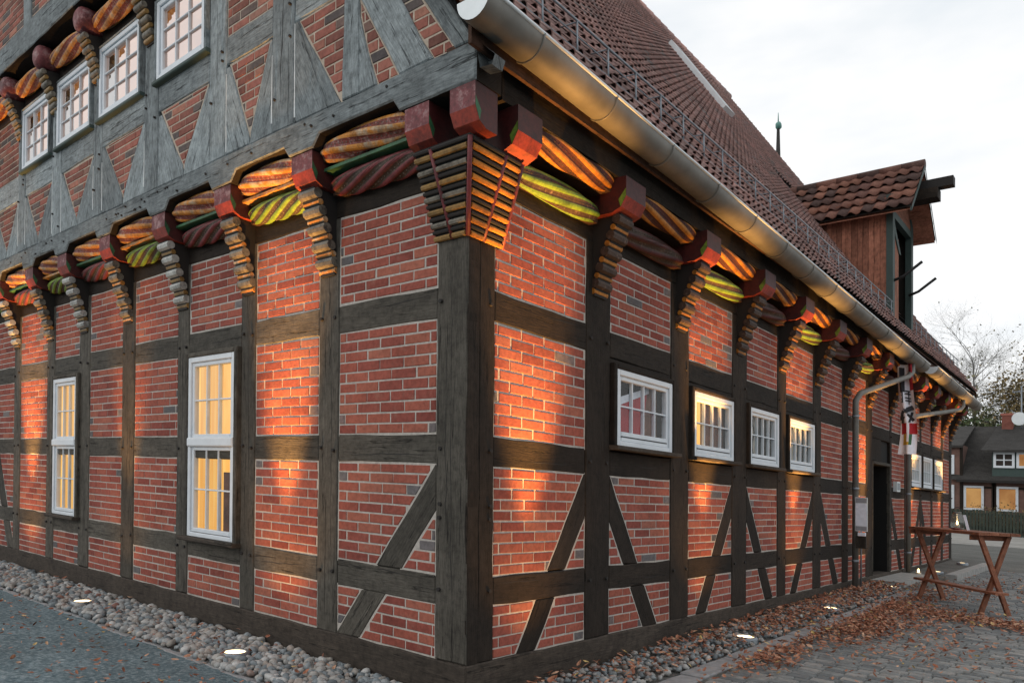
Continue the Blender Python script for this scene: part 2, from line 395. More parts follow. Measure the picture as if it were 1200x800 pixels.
def prism(mb, T, poly, d0, d1, mat, grain=(1, 0), ch=.009, jit=.0065, seg=.24, side=None, t=None):
    if area(poly) < 0: poly = poly[::-1]
    P = []
    for i in range(len(poly)):
        p, q = poly[i], poly[(i + 1) % len(poly)]; L = math.hypot(q[0] - p[0], q[1] - p[1]); k = max(1, int(L/seg))
        for j in range(k):
            P.append((p[0] + (q[0] - p[0])*j/k + random.uniform(-jit, jit), p[1] + (q[1] - p[1])*j/k + random.uniform(-jit, jit)))
    n = len(P); I = []
    for i in range(n):
        a, b, c = P[i - 1], P[i], P[(i + 1) % n]
        e1 = (b[1] - a[1], a[0] - b[0]); e2 = (c[1] - b[1], b[0] - c[0])
        l1 = math.hypot(*e1) or 1; l2 = math.hypot(*e2) or 1
        nx, ny = e1[0]/l1 + e2[0]/l2, e1[1]/l1 + e2[1]/l2; dd = nx*nx + ny*ny or 1
        k = min(2/dd, 3.)
        I.append((b[0] - nx*ch*k, b[1] - ny*ch*k))
    g = grain; gl = math.hypot(*g); g = (g[0]/gl, g[1]/gl); o1, o2 = random.random()*20, random.random()*20
    def UV(p, d): return (p[0]*g[0] + p[1]*g[1] + o1, -p[0]*g[1] + p[1]*g[0] + d + o2)
    V = [T(*p, d0) for p in P] + [T(*p, d1 - ch) for p in P] + [T(*p, d1) for p in I]
    U = [UV(p, d0) for p in P] + [UV(p, d1 - ch) for p in P] + [UV(p, d1) for p in I]
    F = [(i, (i + 1) % n, n + (i + 1) % n, n + i) for i in range(n)] + [(n + i, n + (i + 1) % n, 2*n + (i + 1) % n, 2*n + i) for i in range(n)] + [tuple(range(2*n, 3*n))]
    mm = [side or mat]*n + [mat]*(n + 1)
    mb.add(V, F, mm, t, U)
def rect(u0, u1, v0, v1): return [(u0, v0), (u1, v0), (u1, v1), (u0, v1)]

# ------------------------------------------------------------------ the house
house = thing('timber_framed_house', (0, 0, .07), 'old half-timbered brick house with carved painted brackets and a tiled roof, filling the photo', 'house')
def part(name, fn, **k):
    mb = MB(); fn(mb); return mb.build(name, k.pop('parent', house), **k)
def timber(T, poly, d0, d1, mat, grain=(1, 0), name='beam', **k):
    mb = MB(); prism(mb, T, poly, d0, d1, mat, grain, **k)
    us = [p[0] for p in poly]; vs = [p[1] for p in poly]; w_, h_ = max(us) - min(us), max(vs) - min(vs)
    if len(poly) == 4 and min(w_, h_) > .13 and max(w_, h_) < 4 and mat in ('oak_grey', 'oak_silver', 'oak_dark') and name in ('rail', 'post') and random.random() < .75:
        hor = w_ > h_; L = max(w_, h_)*random.uniform(.35, .93); c0 = (min(us) if hor else min(vs)) + random.uniform(0, max(w_, h_) - L); m0 = ((min(vs) + max(vs)) if hor else (min(us) + max(us)))/2 + random.uniform(-.3, .3)*min(w_, h_)
        crack(mb, T, c0, L, m0, min(w_, h_)*.30, d1, hor)
    return mb.build(name, house)
def crack(mb, T, c0, L, m0, lim, d, hor):        # a drying crack: a thin dark gash wandering along the grain
    n = max(5, int(L/.10)); m_ = m0; A = []; B = []
    for i in range(n + 1):
        s = i/n; m_ += random.gauss(0, .007); m_ = min(m0 + lim, max(m0 - lim, m_)); t = .0035*math.sin(math.pi*s)**.6*random.uniform(.4, 1.2)
        for X, sg in ((A, -1), (B, 1)): X.append(T(c0 + L*s, m_ + sg*t, d + .0012) if hor else T(m_ + sg*t, c0 + L*s, d + .0012))
    mb.add(A + B, [(i, i + 1, n + 2 + i, n + 1 + i) for i in range(n)], 'black_wood')

BR = []      # every brick: (T, polygon, face depth, material, panel object)
def infill(T, poly, d, matb, matm, v0, rows_h, seedu=0.):
    poly = poly if area(poly) > 0 else poly[::-1]
    if len(poly) < 3 or abs(area(poly)) < .004: return
    mb = MB(); prism(mb, T, grow(poly, .013), d - .10, d, matm, ch=.001, jit=.001)
    po = mb.build('brick_panel', house)
    inner = shrink(poly, .013)
    if len(inner) < 3: return
    nrow = max(1, round(rows_h/.0845)); ph = rows_h/nrow; us = [p[0] for p in poly]; u0 = min(us); u1 = max(us)
    ln = .287
    for r in range(nrow):
        off = (0.5 if r % 2 else 0.0)*ln + seedu + random.uniform(-.012, .012)
        k = math.floor((u0 - off)/ln) - 1
        while True:
            a = off + k*ln + random.uniform(-.004, .004); b = a + ln - .013; k += 1
            if a > u1: break
            if b < u0: continue
            q = rect(a, b, v0 + r*ph + .007, v0 + (r + 1)*ph - .006)
            for i in range(len(inner)):
                p1, p2 = inner[i], inner[(i + 1) % len(inner)]; L = math.hypot(p2[0] - p1[0], p2[1] - p1[1])
                if L < 1e-6: continue
                aa, bb = (p2[1] - p1[1])/L, -(p2[0] - p1[0])/L
                q = clip(q, aa, bb, aa*p1[0] + bb*p1[1])
                if len(q) < 3: break
            if len(q) < 3 or abs(area(q)) < .0009: continue
            BR.append((T, q, d, matb, po))

# ---- posts and rails, left front (u = x) and right front (u = y)
D0, DT = -.14, .0           # timber back and front
DM = -.012                  # mortar face
rowsLR = [('A', 3.114, 3.85), ('B', 2.02, 2.88), ('C', .973, 1.796), ('D', .35, .759)]
rails = [(2.88, 3.114), (1.796, 2.02), (.759, .973)]
def wall(T, posts, bays, mat, sgn):
    for a, b in posts:
        timber(T, rect(a, b, .352, 3.86), D0, DT, mat, (0, 1), 'post')
    for bay in bays:
        u0, u1, kind, br = bay
        for i, (z0, z1) in enumerate(rails):
            if kind == 'door' and z0 < 2.5: continue
            timber(T, rect(u0 + .002, u1 - .002, z0, z1), D0 + .01, DT - .004 + random.uniform(-.002, .001), mat, (1, 0), 'rail')
        bl = None
        if br:
            # brace: list of two edges ((u,v),(u,v)) upper-left edge and lower-right edge, at the height of row C top and row D bottom
            (ea, eb) = br
            for (z0, z1) in ((.975, 1.794), (.352, .757)):
                def at(e, z): (p, q) = e; return p[0] + (q[0] - p[0])*(z - p[1])/(q[1] - p[1])
                pl = [(at(ea, z0), z0), (at(eb, z0), z0), (at(eb, z1), z1), (at(ea, z1), z1)]
                pl = clip(pl, 1, 0, u1 - .001); pl = clip(pl, -1, 0, -(u0 + .001))
                if len(pl) > 2: timber(T, pl, D0 + .01, DT - .006, mat, (ea[1][0] - ea[0][0], ea[1][1] - ea[0][1]), 'brace')
        for nm, z0, z1 in rowsLR:
            if kind == 'tall' and nm in 'BC': continue
            if kind == 'win' and nm == 'B': continue
            if kind == 'door' and nm != 'A': continue
            R_ = rect(u0, u1, z0, z1); su = random.random()*.28
            if br and nm in 'CD':
                (ea, eb) = br
                for e, left in ((ea, True), (eb, False)):
                    (p, q) = e
                    a, b = q[1] - p[1], -(q[0] - p[0])
                    if a < 0: a, b = -a, -b
                    c = a*p[0] + b*p[1]
                    pl = clip(R_, a, b, c) if left else clip(R_, -a, -b, -c)
                    if len(pl) > 2: infill(T, pl, DM, 'brick', 'mortar', z0, z1 - z0, su)
            else:
                infill(T, R_, DM, 'brick', 'mortar', z0, z1 - z0, su)
postsL = [(-1.765, -1.49), (-3.02, -2.77), (-4.31, -4.06), (-5.69, -5.36), (-6.98, -6.65), (-8.12, -7.85), (-9.47, -9.2), (-10.8, -10.53), (-12.1, -11.83), (-13.4, -13.13)]
baysL = [(-1.49, -.31, '', (((-.33, 1.79), (-1.476, .375)), ((-.03, 1.79), (-1.185, .366)))),
         (-2.77, -1.765, '', None), (-4.06, -3.02, 'tall', None), (-5.36, -4.31, '', None), (-6.65, -5.69, '', None),
         (-7.85, -6.98, 'tall', None), (-9.2, -8.12, '', None),
         (-10.53, -9.47, '', (((-10.43, 1.79), (-9.72, .35)), ((-10.13, 1.79), (-9.42, .35)))), (-11.83, -10.8, 'tall', None), (-13.13, -12.1, '', None)]
wall(TL, postsL, baysL, 'oak_grey', -1)
postsR = [(1.525, 1.915), (3.085, 3.49), (4.63, 5.06), (6.10, 6.42), (7.56, 7.92), (9.01, 9.34), (10.43, 10.83), (12.13, 12.27), (13.36, 13.80), (14.81, 14.97), (15.99, 16.18), (17.2, 17.45), (18.25, 18.57)]
def brR(u, s):       # brace from post edge u at row C top; s=+1 leans down away to +u, s=-1 down to -u
    if s > 0: return (((u - .245, 1.79), (u + .63, .343)), ((u + .015, 1.79), (u + .91, .343)))
    return (((u - .02, 1.79), (u - .95, .349)), ((u + .245, 1.79), (u - .69, .349)))
baysR = [(.30, 1.525, '', brR(1.525, -1)), (1.915, 3.085, 'win', brR(1.915, 1)), (3.49, 4.63, 'win', brR(4.63, -1)),
         (5.06, 6.10, 'win', brR(5.06, 1)), (6.42, 7.56, 'win', brR(7.56, -1)), (7.92, 9.01, '', brR(7.92, 1)), (9.34, 10.43, '', None),
         (10.83, 12.13, 'door', None), (12.27, 13.36, '', brR(12.27, 1)), (13.80, 14.81, 'win', brR(14.81, -1)), (14.97, 15.99, 'win', brR(14.97, 1)),
         (16.18, 17.2, 'win', None), (17.45, 18.25, '', None)]
wall(TR, postsR, baysR, 'oak_dark', 1)

# corner post: silver-grey weathered face to the left, dark face to the right
def corner(mb):
    mb.box((-.31, .002, .352), (0, .30, 3.46), ['oak_dark']*6, 2)
part('corner_post', lambda mb: (prism(mb, TL, rect(-.312, .001, .352, 3.86), -.13, .002, 'oak_grey', (0, 1), ch=.012, side='oak_dark'),
                                prism(mb, TR, rect(.132, .302, .352, 3.86), -.15, .002, 'oak_dark', (0, 1), ch=.008),
                                prism(mb, TR, rect(.004, .1285, .352, 3.86), -.15, .0035, 'oak_dark', (0, 1), ch=.006),
                                crack(mb, TL, .4, 2.95, -.125, .03, .002, False), crack(mb, TL, 1.2, 1.6, -.21, .02, .002, False)))
# sills (ground beams) and wall plates
timber(TL, rect(-13.4, .012, .05, .35), -.2, .012, 'oak_sill', name='ground_beam')
timber(TR, rect(-.006, 18.57, .05, .35), -.2, .014, 'oak_sill', name='ground_beam')
timber(TL, rect(-13.4, 0, 3.853, 4.05), -.2, -.004, 'oak_dark', name='wall_plate')
timber(TR, rect(.0, 18.57, 3.853, 4.05), -.2, -.003, 'oak_dark', name='wall_plate')

# ---- upper floor of the left front: jetty plane d = .30
J = .30
pc = [-1.63, -2.895, -4.185, -5.525, -6.815, -7.985, -9.335, -10.665, -11.965, -13.2]     # post centres below = joist centres
rc = [1.72, 3.29, 4.845, 6.26, 7.74, 9.175, 10.63, 12.15, 13.58, 14.89, 16.08, 17.32, 18.42]
def roofz(x): return 4.75 + (.45 - x)*1.43
def beamL(mb):
    bot = []; js = sorted([c for c in pc] + [-.24, .2])
    bot.append((-13.4, 4.33))
    for i, c in enumerate(js):
        if i: bot += [(c - .24, 4.43), (c - .17, 4.335)]
        bot.append((c + .17, 4.335)) if c < .1 else None
        if c < -.3: bot.append((c + .26, 4.43))
    bot = [p for p in bot if p[0] < -.45 or abs(p[1] - 4.335) < .001]
    bot = [p for p in bot if p and -13.5 < p[0] < .33]
    bot = sorted(bot); bot.append((.345, 4.335))
    prism(mb, TL, bot + [(.345, 4.605), (-13.4, 4.605)], J - .26, J + .004, 'oak_silver', ch=.012, jit=.004, side='oak_dark')
part('jetty_beam', beamL)
postsU = [(-2.06, -1.735), (-3.13, -2.83), (-4.5, -4.19), (-5.84, -5.6), (-7.14, -6.85), (-8.42, -8.15), (-9.75, -9.45), (-11.05, -10.75), (-12.3, -12.0), (-13.4, -13.1)]
roofclip = (1.43, 1., 4.61 + .32*1.43)            # u*1.43 + v <= ... keeps what lies under the verge rafter
for a, b in postsU:
    pl = clip(rect(a, b, 4.607, 6.575), *roofclip)
    timber(TL, pl, J - .15, J - .002, 'oak_silver', (0, 1), 'post')
timber(TL, [(-1.09, 4.607), (-.885, 4.607), (-.885, 5.30), (-1.02, 5.9), (-1.05, 5.9)], J - .15, J - .002, 'oak_silver', (0, 1), 'post')
gU = (-.62, 1)
timber(TL, clip([(-.42, 4.607), (-.075, 4.607), (-1.12, 6.292), (-1.465, 6.292)], *roofclip), J - .15, J + .002, 'oak_silver', gU, 'rafter')
timber(TL, [(.148, 4.607), (.322, 4.607), (-13.4/2 + .06, 4.607 + 6.96*1.43), (-13.4/2 - .1, 4.607 + 6.9*1.43)], J - .16, J + .004, 'oak_silver', (-.7, 1), 'rafter')
for (a, b, top) in ((-2.83, -2.06, 5.45), (-4.19, -3.13, 5.40), (-5.6, -4.5, 5.385), (-6.85, -5.84, 5.37), (-8.15, -7.14, 5.35), (-9.45, -8.42, 5.34), (-10.75, -9.75, 5.34), (-12., -11.05, 5.34), (-13.1, -12.3, 5.34)):
    win = a in (-4.19, -5.6, -6.85, -8.15)
    tz = 5.72 if a > -3 else 5.70
    timber(TL, rect(a + .002, b - .002, top, tz), J - .14, J - .008, 'oak_silver', (1, 0), 'rail')
    mid = (a + b)/2 + random.uniform(-.03, .03)
    h = top - 4.607 - random.uniform(.0, .05)
    timber(TL, [(a + .002, 4.609), (mid - .003, 4.609), (mid - .02, 4.72), (a + .06, 4.607 + h), (a + .002, 4.607 + h)], J - .13, J - .006, 'oak_silver', (-.45, 1), 'foot_brace')
    timber(TL, [(mid + .003, 4.609), (b - .002, 4.609), (b - .002, 4.607 + h), (b - .05, 4.607 + h), (mid + .02, 4.72)], J - .13, J - .009, 'oak_silver', (.45, 1), 'foot_brace')
    infill(TL, [(mid, 4.70), (b - .045, top), (a + .055, top)], J - .02, 'brick_old', 'mortar_old', 4.607, .83, random.random()*.2)
    if not win:
        infill(TL, clip(rect(a, b, tz, 6.575), *roofclip), J - .02, 'brick_old', 'mortar_old', tz, .86, random.random()*.2)
# bays next to the verge
timber(TL, rect(-1.733, -1.03, 5.46, 5.70), J - .14, J - .008, 'oak_silver', (1, 0), 'rail')
timber(TL, [(-1.733, 4.609), (-1.115, 4.609), (-1.69, 5.46), (-1.733, 5.46)], J - .13, J - .006, 'oak_silver', (-.5, 1), 'foot_brace')
infill(TL, [(-1.1, 4.607), (-1.03, 5.46), (-1.69, 5.46)], J - .02, 'brick_old', 'mortar_old', 4.607, .85, .1)
timber(TL, [(-.883, 4.609), (-.665, 4.609), (-.79, 4.9), (-.883, 5.2)], J - .13, J - .006, 'oak_silver', (-.3, 1), 'foot_brace')
infill(TL, [(-.665, 4.607), (-.423, 4.607), (-.883, 5.345), (-.883, 5.22), (-.79, 4.9)], J - .02, 'brick_old', 'mortar_old', 4.607, .8, .05)
infill(TL, clip([(-.073, 4.607), (.146, 4.607), (-.99, 6.2), (-1.15, 6.2)], 0, 1, 6.2), J - .02, 'brick_old', 'mortar_old', 4.607, 1.6, .02)
infill(TL, clip(rect(-1.735, -1.02, 5.70, 6.575), *roofclip), J - .02, 'brick_old', 'mortar_old', 5.7, 1.08, .1)

mb = MB()
for a, b in postsU:
    for u, sg in ((a, -1), (b, 1)):
        if random.random() < .8:
            h0 = 4.612 + random.random()*.1; h1 = h0 + random.uniform(.35, .95)
            prism(mb, TL, [(u + sg*.001, h0), (u + sg*.017, h0), (u + sg*.012, (h0 + h1)/2), (u + sg*.008, h1), (u + sg*.001, h1)], J - .05, J - .0035, 'putty', (0, 1), ch=.001, jit=.0015, seg=.1)
mb.build('joint_putty', house, kind='stuff')
# second jetty
J2 = .53
jc2 = [-2.95, -4.35, -5.70, -7.01, -8.29, -9.6, -10.9, -12.15]
timber(TL, clip(rect(-13.4, -1.6, 6.985, 7.34), *roofclip), J2 - .25, J2 + .03, 'oak_silver', name='jetty_beam', side='oak_dark')
timber(TL, clip(rect(-13.4, -1.6, 6.58, 6.98), *roofclip), J - .14, J - .004, 'oak_dark', name='wall_plate')
for a in (-3.4, -4.75, -6.1, -7.4, -8.75, -10.1):
    timber(TL, clip(rect(a - .14, a + .14, 7.342, 11.), *roofclip), J2 - .16, J2, 'oak_silver', (0, 1), 'post')
for a, b in ((-4.61, -3.54), (-5.96, -4.89), (-7.26, -6.24), (-8.61, -7.54), (-9.96, -8.89)):
    infill(TL, clip(rect(a, b, 7.342, 8.7), *roofclip), J2 - .02, 'brick_old', 'mortar_old', 7.342, 1.53, random.random()*.2)
part('gable_wall', lambda mb: prism(mb, TL, [(-13.4, 7.342), (-1.52, 7.342), (-6.5, 14.2)], J2 - .4, J2 - .1, 'brick_old', ch=.01))

# ---- joists, brackets, carved fillers
def joist(T, c, w_, tip, z0=4.06, z1=4.33, ds=-.12):
    prof = [(ds, z0), (tip*.62, z0), (tip*.86, z0 + .035), (tip, z0 + .12), (tip, z1), (ds, z1)]
    rd = 'red' if T is TL else 'red_dark'
    mb = MB(); n = len(prof)
    V = [T(c - w_/2, z, d) for d, z in prof] + [T(c + w_/2, z, d) for d, z in prof]
    F = [tuple(range(n)), tuple(range(n, 2*n))] + [(i, (i + 1) % n, n + (i + 1) % n, n + i) for i in range(n)]
    mt = ['red_dark', 'red_dark'] + ['scarlet', 'scarlet', 'scarlet', rd, rd, rd]
    mb.add(V, F, mt)
    g = .05     # green chamfers at the lower front corners
    for s in (-1, 1):
        u = c + s*(w_/2 + .002)
        V = [T(u, z0 + .033, tip*.855), T(u, z0 + .12, tip*.997), T(u, z0 + .185, tip*.997), T(u, z0 + .10, tip*.80)]
        mb.add(V, [(0, 1, 2, 3)], 'lime' if T is TR else 'green')
    return mb.build('joist_end', house)
def bracket(T, c, w_, tip, zb=3.38, zt=4.055, pale=False):
    n = 8; prof = []
    for i in range(n + 1):
        s = i/n; prof.append((.015 + (tip*.82)*(s**1.25), zb + (zt - zb)*s))
    pr = [(-.02, zb)] + prof + [(-.02, zt)]
    mb = MB(); k = len(pr)
    V = [T(c - w_*.42, z, d) for d, z in pr] + [T(c + w_*.42, z, d) for d, z in pr]
    mb.add(V, [tuple(range(k)), tuple(range(k, 2*k))] + [(i, (i + 1) % k, k + (i + 1) % k, k + i) for i in range(k)], 'black_wood')
    b = mb.build('bracket', house)
    nb_ = 5
    for i in range(2*nb_):
        q = (i + .6)/(2*nb_ + .2); d = .0 + (tip*.80)*(q**1.2); z = zb + (zt - zb)*q
        big = i % 2 == 1; r = .043 if big else .026; h = w_*.47; d -= 0 if big else .006
        hi = 'bone_skylit' if pale else ('rope_dark' if T is TR else 'bone'); lo = 'gold' if pale else 'orange_fresh_shaded' if T is TR else 'orange'
        mb = MB(); e = .004 if big else 0.
        mb.tube([T(c - h - e, z, d), T(c + h + e, z, d)], r, hi if big else lo, 9, True, None, False)
        mb.build('roll', b)
def rope(T, u0, u1, d, z, r, k1, k2, strands, turn, flip=1, bead='bone'):
    nu, per = 30, 8; nv = strands*per; mb = MB(); V = []; L = u1 - u0; U = []
    def P(s, j, k=1.):
        tp = .55 + .45*max(0., 1 - abs(2*s - 1)**3.)**.7
        th = 2*math.pi*j/nv - flip*turn*(s - .5); c_ = math.cos(2*math.pi*(j % per)/per)
        rr = r*tp*k*(1 + .11*(c_ if c_ > 0 else max(-.75, 1.6*c_)))
        a = th + math.pi/4; q = (abs(math.cos(a))**3.4 + abs(math.sin(a))**3.4)**(-1/3.4); return T(u0 + s*L, z + rr*q*math.sin(th)*.98, d + rr*q*math.cos(th)*.98)
    for i in range(nu + 1):
        for j in range(nv): V.append(P(i/nu, j))
    F = []; mt = []
    for i in range(nu):
        for j in range(nv):
            F.append((i*nv + j, i*nv + (j + 1) % nv, (i + 1)*nv + (j + 1) % nv, (i + 1)*nv + j)); mt.append(k1 if (j % per) in (0, 1, 6, 7) else k2)
    F += [tuple(range(nv)), tuple(nu*nv + j for j in range(nv))]; mt += [k1, k1]
    mb.add(V, F, mt, None, None, False)
    for q in range(strands):                      # small beads carved between the strands
        for i in range(2, 22):
            s = i/23; p = Vector(P(s, q*per + per/2)); b = .0075
            mb.add([p + Vector(v) for v in ((b, 0, 0), (-b, 0, 0), (0, b, 0), (0, -b, 0), (0, 0, b), (0, 0, -b))],
                   [(0, 2, 4), (2, 1, 4), (1, 3, 4), (3, 0, 4), (2, 0, 5), (1, 2, 5), (3, 1, 5), (0, 3, 5)], bead)
    return mb.build('carved_filler', house)
jw = .29
for i, c in enumerate(pc):
    joist(TL, c, jw, .285)
    bracket(TL, c, .235, .27, pale=i in (2, 4) or i % 2 == 0 and i > 2)
    hi = pc[i - 1] - jw/2 if i else -.24 - .13
    lo = c + jw/2
    if lo < -13: continue
    rope(TL, lo + .008, hi - .008, .150, 4.335, .096, 'orange', 'rope_red', 6, 1.7, flip=1)
    lowk = ('lime', 'rope_dark') if i % 2 else ('maroon', 'rope_dark')
    rope(TL, lo + .008, hi - .008, .045, 4.095, .092, lowk[0], lowk[1], 7, 3.3, flip=-1)
    part('filler_board', lambda mb: mb.box((lo, -.165, 4.19), (hi, .05, 4.215), 'green' if i % 2 == 0 else 'orange'))
    part('filler_beam', lambda mb: (mb.box((lo, -.175, 4.262), (hi, .1, 4.425), 'filler_wood'), mb.box((lo, -.07, 4.02), (hi, .1, 4.18), 'filler_wood')))
for i, c in enumerate(rc):
    joist(TR, c, .33, .375, 4.05, 4.34)
    bracket(TR, c, .235, .33, pale=False)
    lo = rc[i - 1] + .165 if i else .40; hi = c - .165
    up_lit = True
    rope(TR, lo + .008, hi - .008, .195, 4.305, .096, 'orange_fresh_shaded', 'rope_red_shaded', 6, 1.7, flip=1, bead='rope_dark')
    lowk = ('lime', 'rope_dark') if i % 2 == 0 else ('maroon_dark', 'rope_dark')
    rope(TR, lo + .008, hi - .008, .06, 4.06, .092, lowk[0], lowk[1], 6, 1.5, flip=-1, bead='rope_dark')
    part('filler_beam', lambda mb: (mb.box((-.05, lo, 4.232), (.222, hi, 4.40), 'filler_wood'), mb.box((-.05, lo, 3.985), (.087, hi, 4.14), 'filler_wood')))
# corner joist ends and the fan-shaped corner bracket
joist(TL, -.24, .25, .285, 4.05, 4.333); joist(TL, .218, .235, .295, 4.05, 4.333, .07)
joist(TR, .245, .28, .375, 4.03, 4.33)
def cb(mb):
    n = 7; zb, zt = 3.44, 4.03
    V = []
    for k in range(n + 1):
        s = k/n; d = .004 + .235*s; z = zb + (zt - zb)*s; L = .315 + .03*s
        e = .345 - .04*s; L = .31; V += [(-L, -d, z), (d, -d, z), (d, e, z), (-L, .02, z), (-.02, e, z), (-.02, .02, z)]
    for k in range(n):
        a, b = k*6, (k + 1)*6
        for i, j in ((3, 0), (0, 1), (1, 2), (2, 4)):
            mb.add([V[a + i], V[a + j], V[b + j], V[b + i]], [(0, 1, 2, 3)], 'black_wood')
    mb.add([V[n*6 + i] for i in (0, 1, 2, 4, 5, 3)], [(0, 1, 2, 3, 4, 5)], 'black_wood')
cbo = part('corner_bracket', cb)
for k in range(14):
    s = (k + .45)/14; d = .010 + .235*s; z = 3.44 + .59*s; L = .315; e = .355 - .045*s
    big = k % 2 == 0; r = .021 if big else .015
    mb = MB(); g1 = 'gold' if big else 'black_wood'; g2 = 'orange_fresh_shaded' if big else 'black_wood'
    if k % 4 == 2: g1 = 'bone'
    Q = (True, None, False); mb.tube([(-L, -d, z), (-L*.45 - .012, -d, z)], r, g1, 7, *Q); mb.tube([(-L*.45 + .012, -d, z), (d - .02, -d, z)], r, g1, 7, *Q)
    mb.tube([(d, -d + .02, z), (d, e*.42 - .012, z)], r, g2, 7, *Q); mb.tube([(d, e*.42 + .012, z), (d, e, z)], r, g2, 7, *Q)
    mb.build('roll', cbo)
mb = MB()
def rib(f): mb.tube([f(q) for q in (0, .33, .66, 1)], [.017]*4, 'maroon', 6)
rib(lambda s: (.008 + .235*s, -.008 - .235*s, 3.44 + .57*s)); rib(lambda s: (-.315*.45, -.008 - .235*s, 3.44 + .57*s)); rib(lambda s: (.010 + .235*s, (.355 - .045*s)*.42, 3.44 + .57*s)); rib(lambda s: (.012 + .235*s, .358 - .045*s, 3.44 + .57*s))
mb.build('rib', cbo)
# the second jetty's joists, brackets and fillers
def joist2(c):
    mb = MB()
    pts = [(J - .1, 0.155), (J2 - .07, .155), (J2 - .02, .145), (J2 + .01, .12), (J2 + .03, .08)]
    mb.tube([TL(c, 6.82, d) for d, _ in pts], [r_ for _, r_ in pts], 'red', 14)
    mb.build('joist_end', house)
for i, c in enumerate(jc2):
    joist2(c)
    n = 6; T = TL; b = None
    pr = [(J - .02, 6.16), (J + .012, 6.16), (J + .03, 6.28), (J + .07, 6.4), (J + .12, 6.5), (J + .18, 6.64), (J - .02, 6.68)]
    mb = MB(); k = len(pr); V = [T(c - .09, z, d) for d, z in pr] + [T(c + .09, z, d) for d, z in pr]
    mb.add(V, [tuple(range(k)), tuple(range(k, 2*k))] + [(q, (q + 1) % k, k + (q + 1) % k, k + q) for q in range(k)], 'black_wood')
    b = mb.build('bracket', house)
    for q in range(8):
        s = (q + .4)/8; z = 6.18 + .48*s; d = J + .015 + .185*s**1.4
        mb = MB(); r = .036 if q % 2 else .028; mb.tube([T(c - .1, z, d), T(c - .085, z, d), T(c + .085, z, d), T(c + .1, z, d)], [r*.8, r, r, r*.8], 'bone' if q % 2 else 'gold', 10); mb.build('roll', b)
    if i:
        rope(TL, c + .15, jc2[i - 1] - .15, J + .075, 6.76, .095, 'orange', 'rope_red', 6, 1.5, flip=-1)

# ------------------------------------------------------------------ bricks: the 300 that show largest one by one, the rest joined
def bgeo(mb, T, q, d, matb, tint):
    fr = d + random.uniform(.003, .0075)
    prism(mb, T, q, d - .02, fr, matb, ch=.0045, jit=.0016, seg=.5, t=tint)
sized = []
for i, (T, q, d, mtb, po) in enumerate(BR):
    cu = sum(p[0] for p in q)/len(q); cv = sum(p[1] for p in q)/len(q)
    P_ = pix(T(cu, cv, d))
    if not P_: sized.append((0, i)); continue
    x, y, z = P_
    px = [pix(T(*p, d)) for p in q]; px = [p for p in px if p]
    ar = abs(area([(p[0], p[1]) for p in px])) if len(px) > 2 else 0
    if not (0 < x < 1200 and 0 < y < 800) or (T is TL and d > 0 and z < 0): ar = 0
    sized.append((ar, i))
sized.sort(reverse=True)
chosen = set(i for ar, i in sized[:290])
rest = MB()
for i, (T, q, d, mtb, po) in enumerate(BR):
    t = random.random(); wq = max(p[0] for p in q) - min(p[0] for p in q); t = t*.89 if random.random() > (.13 if wq < .17 else .008) else .92 + .08*t
    if mtb == 'brick_old': t = random.random()
    mb = MB() if i in chosen else rest
    bgeo(mb, T, q, d, mtb, t)
    if i in chosen: mb.build('brick', po)
rest.build('brickwork', house, kind='stuff')

# oak pegs at the joints
mb = MB()
def peg(T, u, v, d, r=.016):
    p = Vector(T(u, v, d - .01)); q = Vector(T(u, v, d + .012 + random.random()*.012)); mb.tube([p, q], r, 'black_wood', 6)
for a, b in postsL:
    for z0, z1 in rails:
        peg(TL, a + .05, (z0 + z1)/2 + random.uniform(-.03, .03), DT); peg(TL, b - .05, (z0 + z1)/2 + random.uniform(-.03, .03), DT)
for a, b in postsR:
    for z0, z1 in rails: peg(TR, a + .06, (z0 + z1)/2, DT); peg(TR, b - .06, (z0 + z1)/2, DT)
for z in (3.0, 1.91, 1.5, 1.4, .87): peg(TL, -.26, z, DT); peg(TR, .25, z, DT)
for a, b in postsU:
    for z in random.sample((4.70, 4.92, 5.15, 5.34, 5.5, 5.62), 3): peg(TL, random.choice((a + .05, b - .05)), z + random.uniform(-.04, .04), J, .012)
    pass
for k in range(30): peg(TL, -random.random()*10, random.choice((4.55, 4.47, 4.51)), J, .011)
mb.build('oak_pegs', house, kind='stuff')

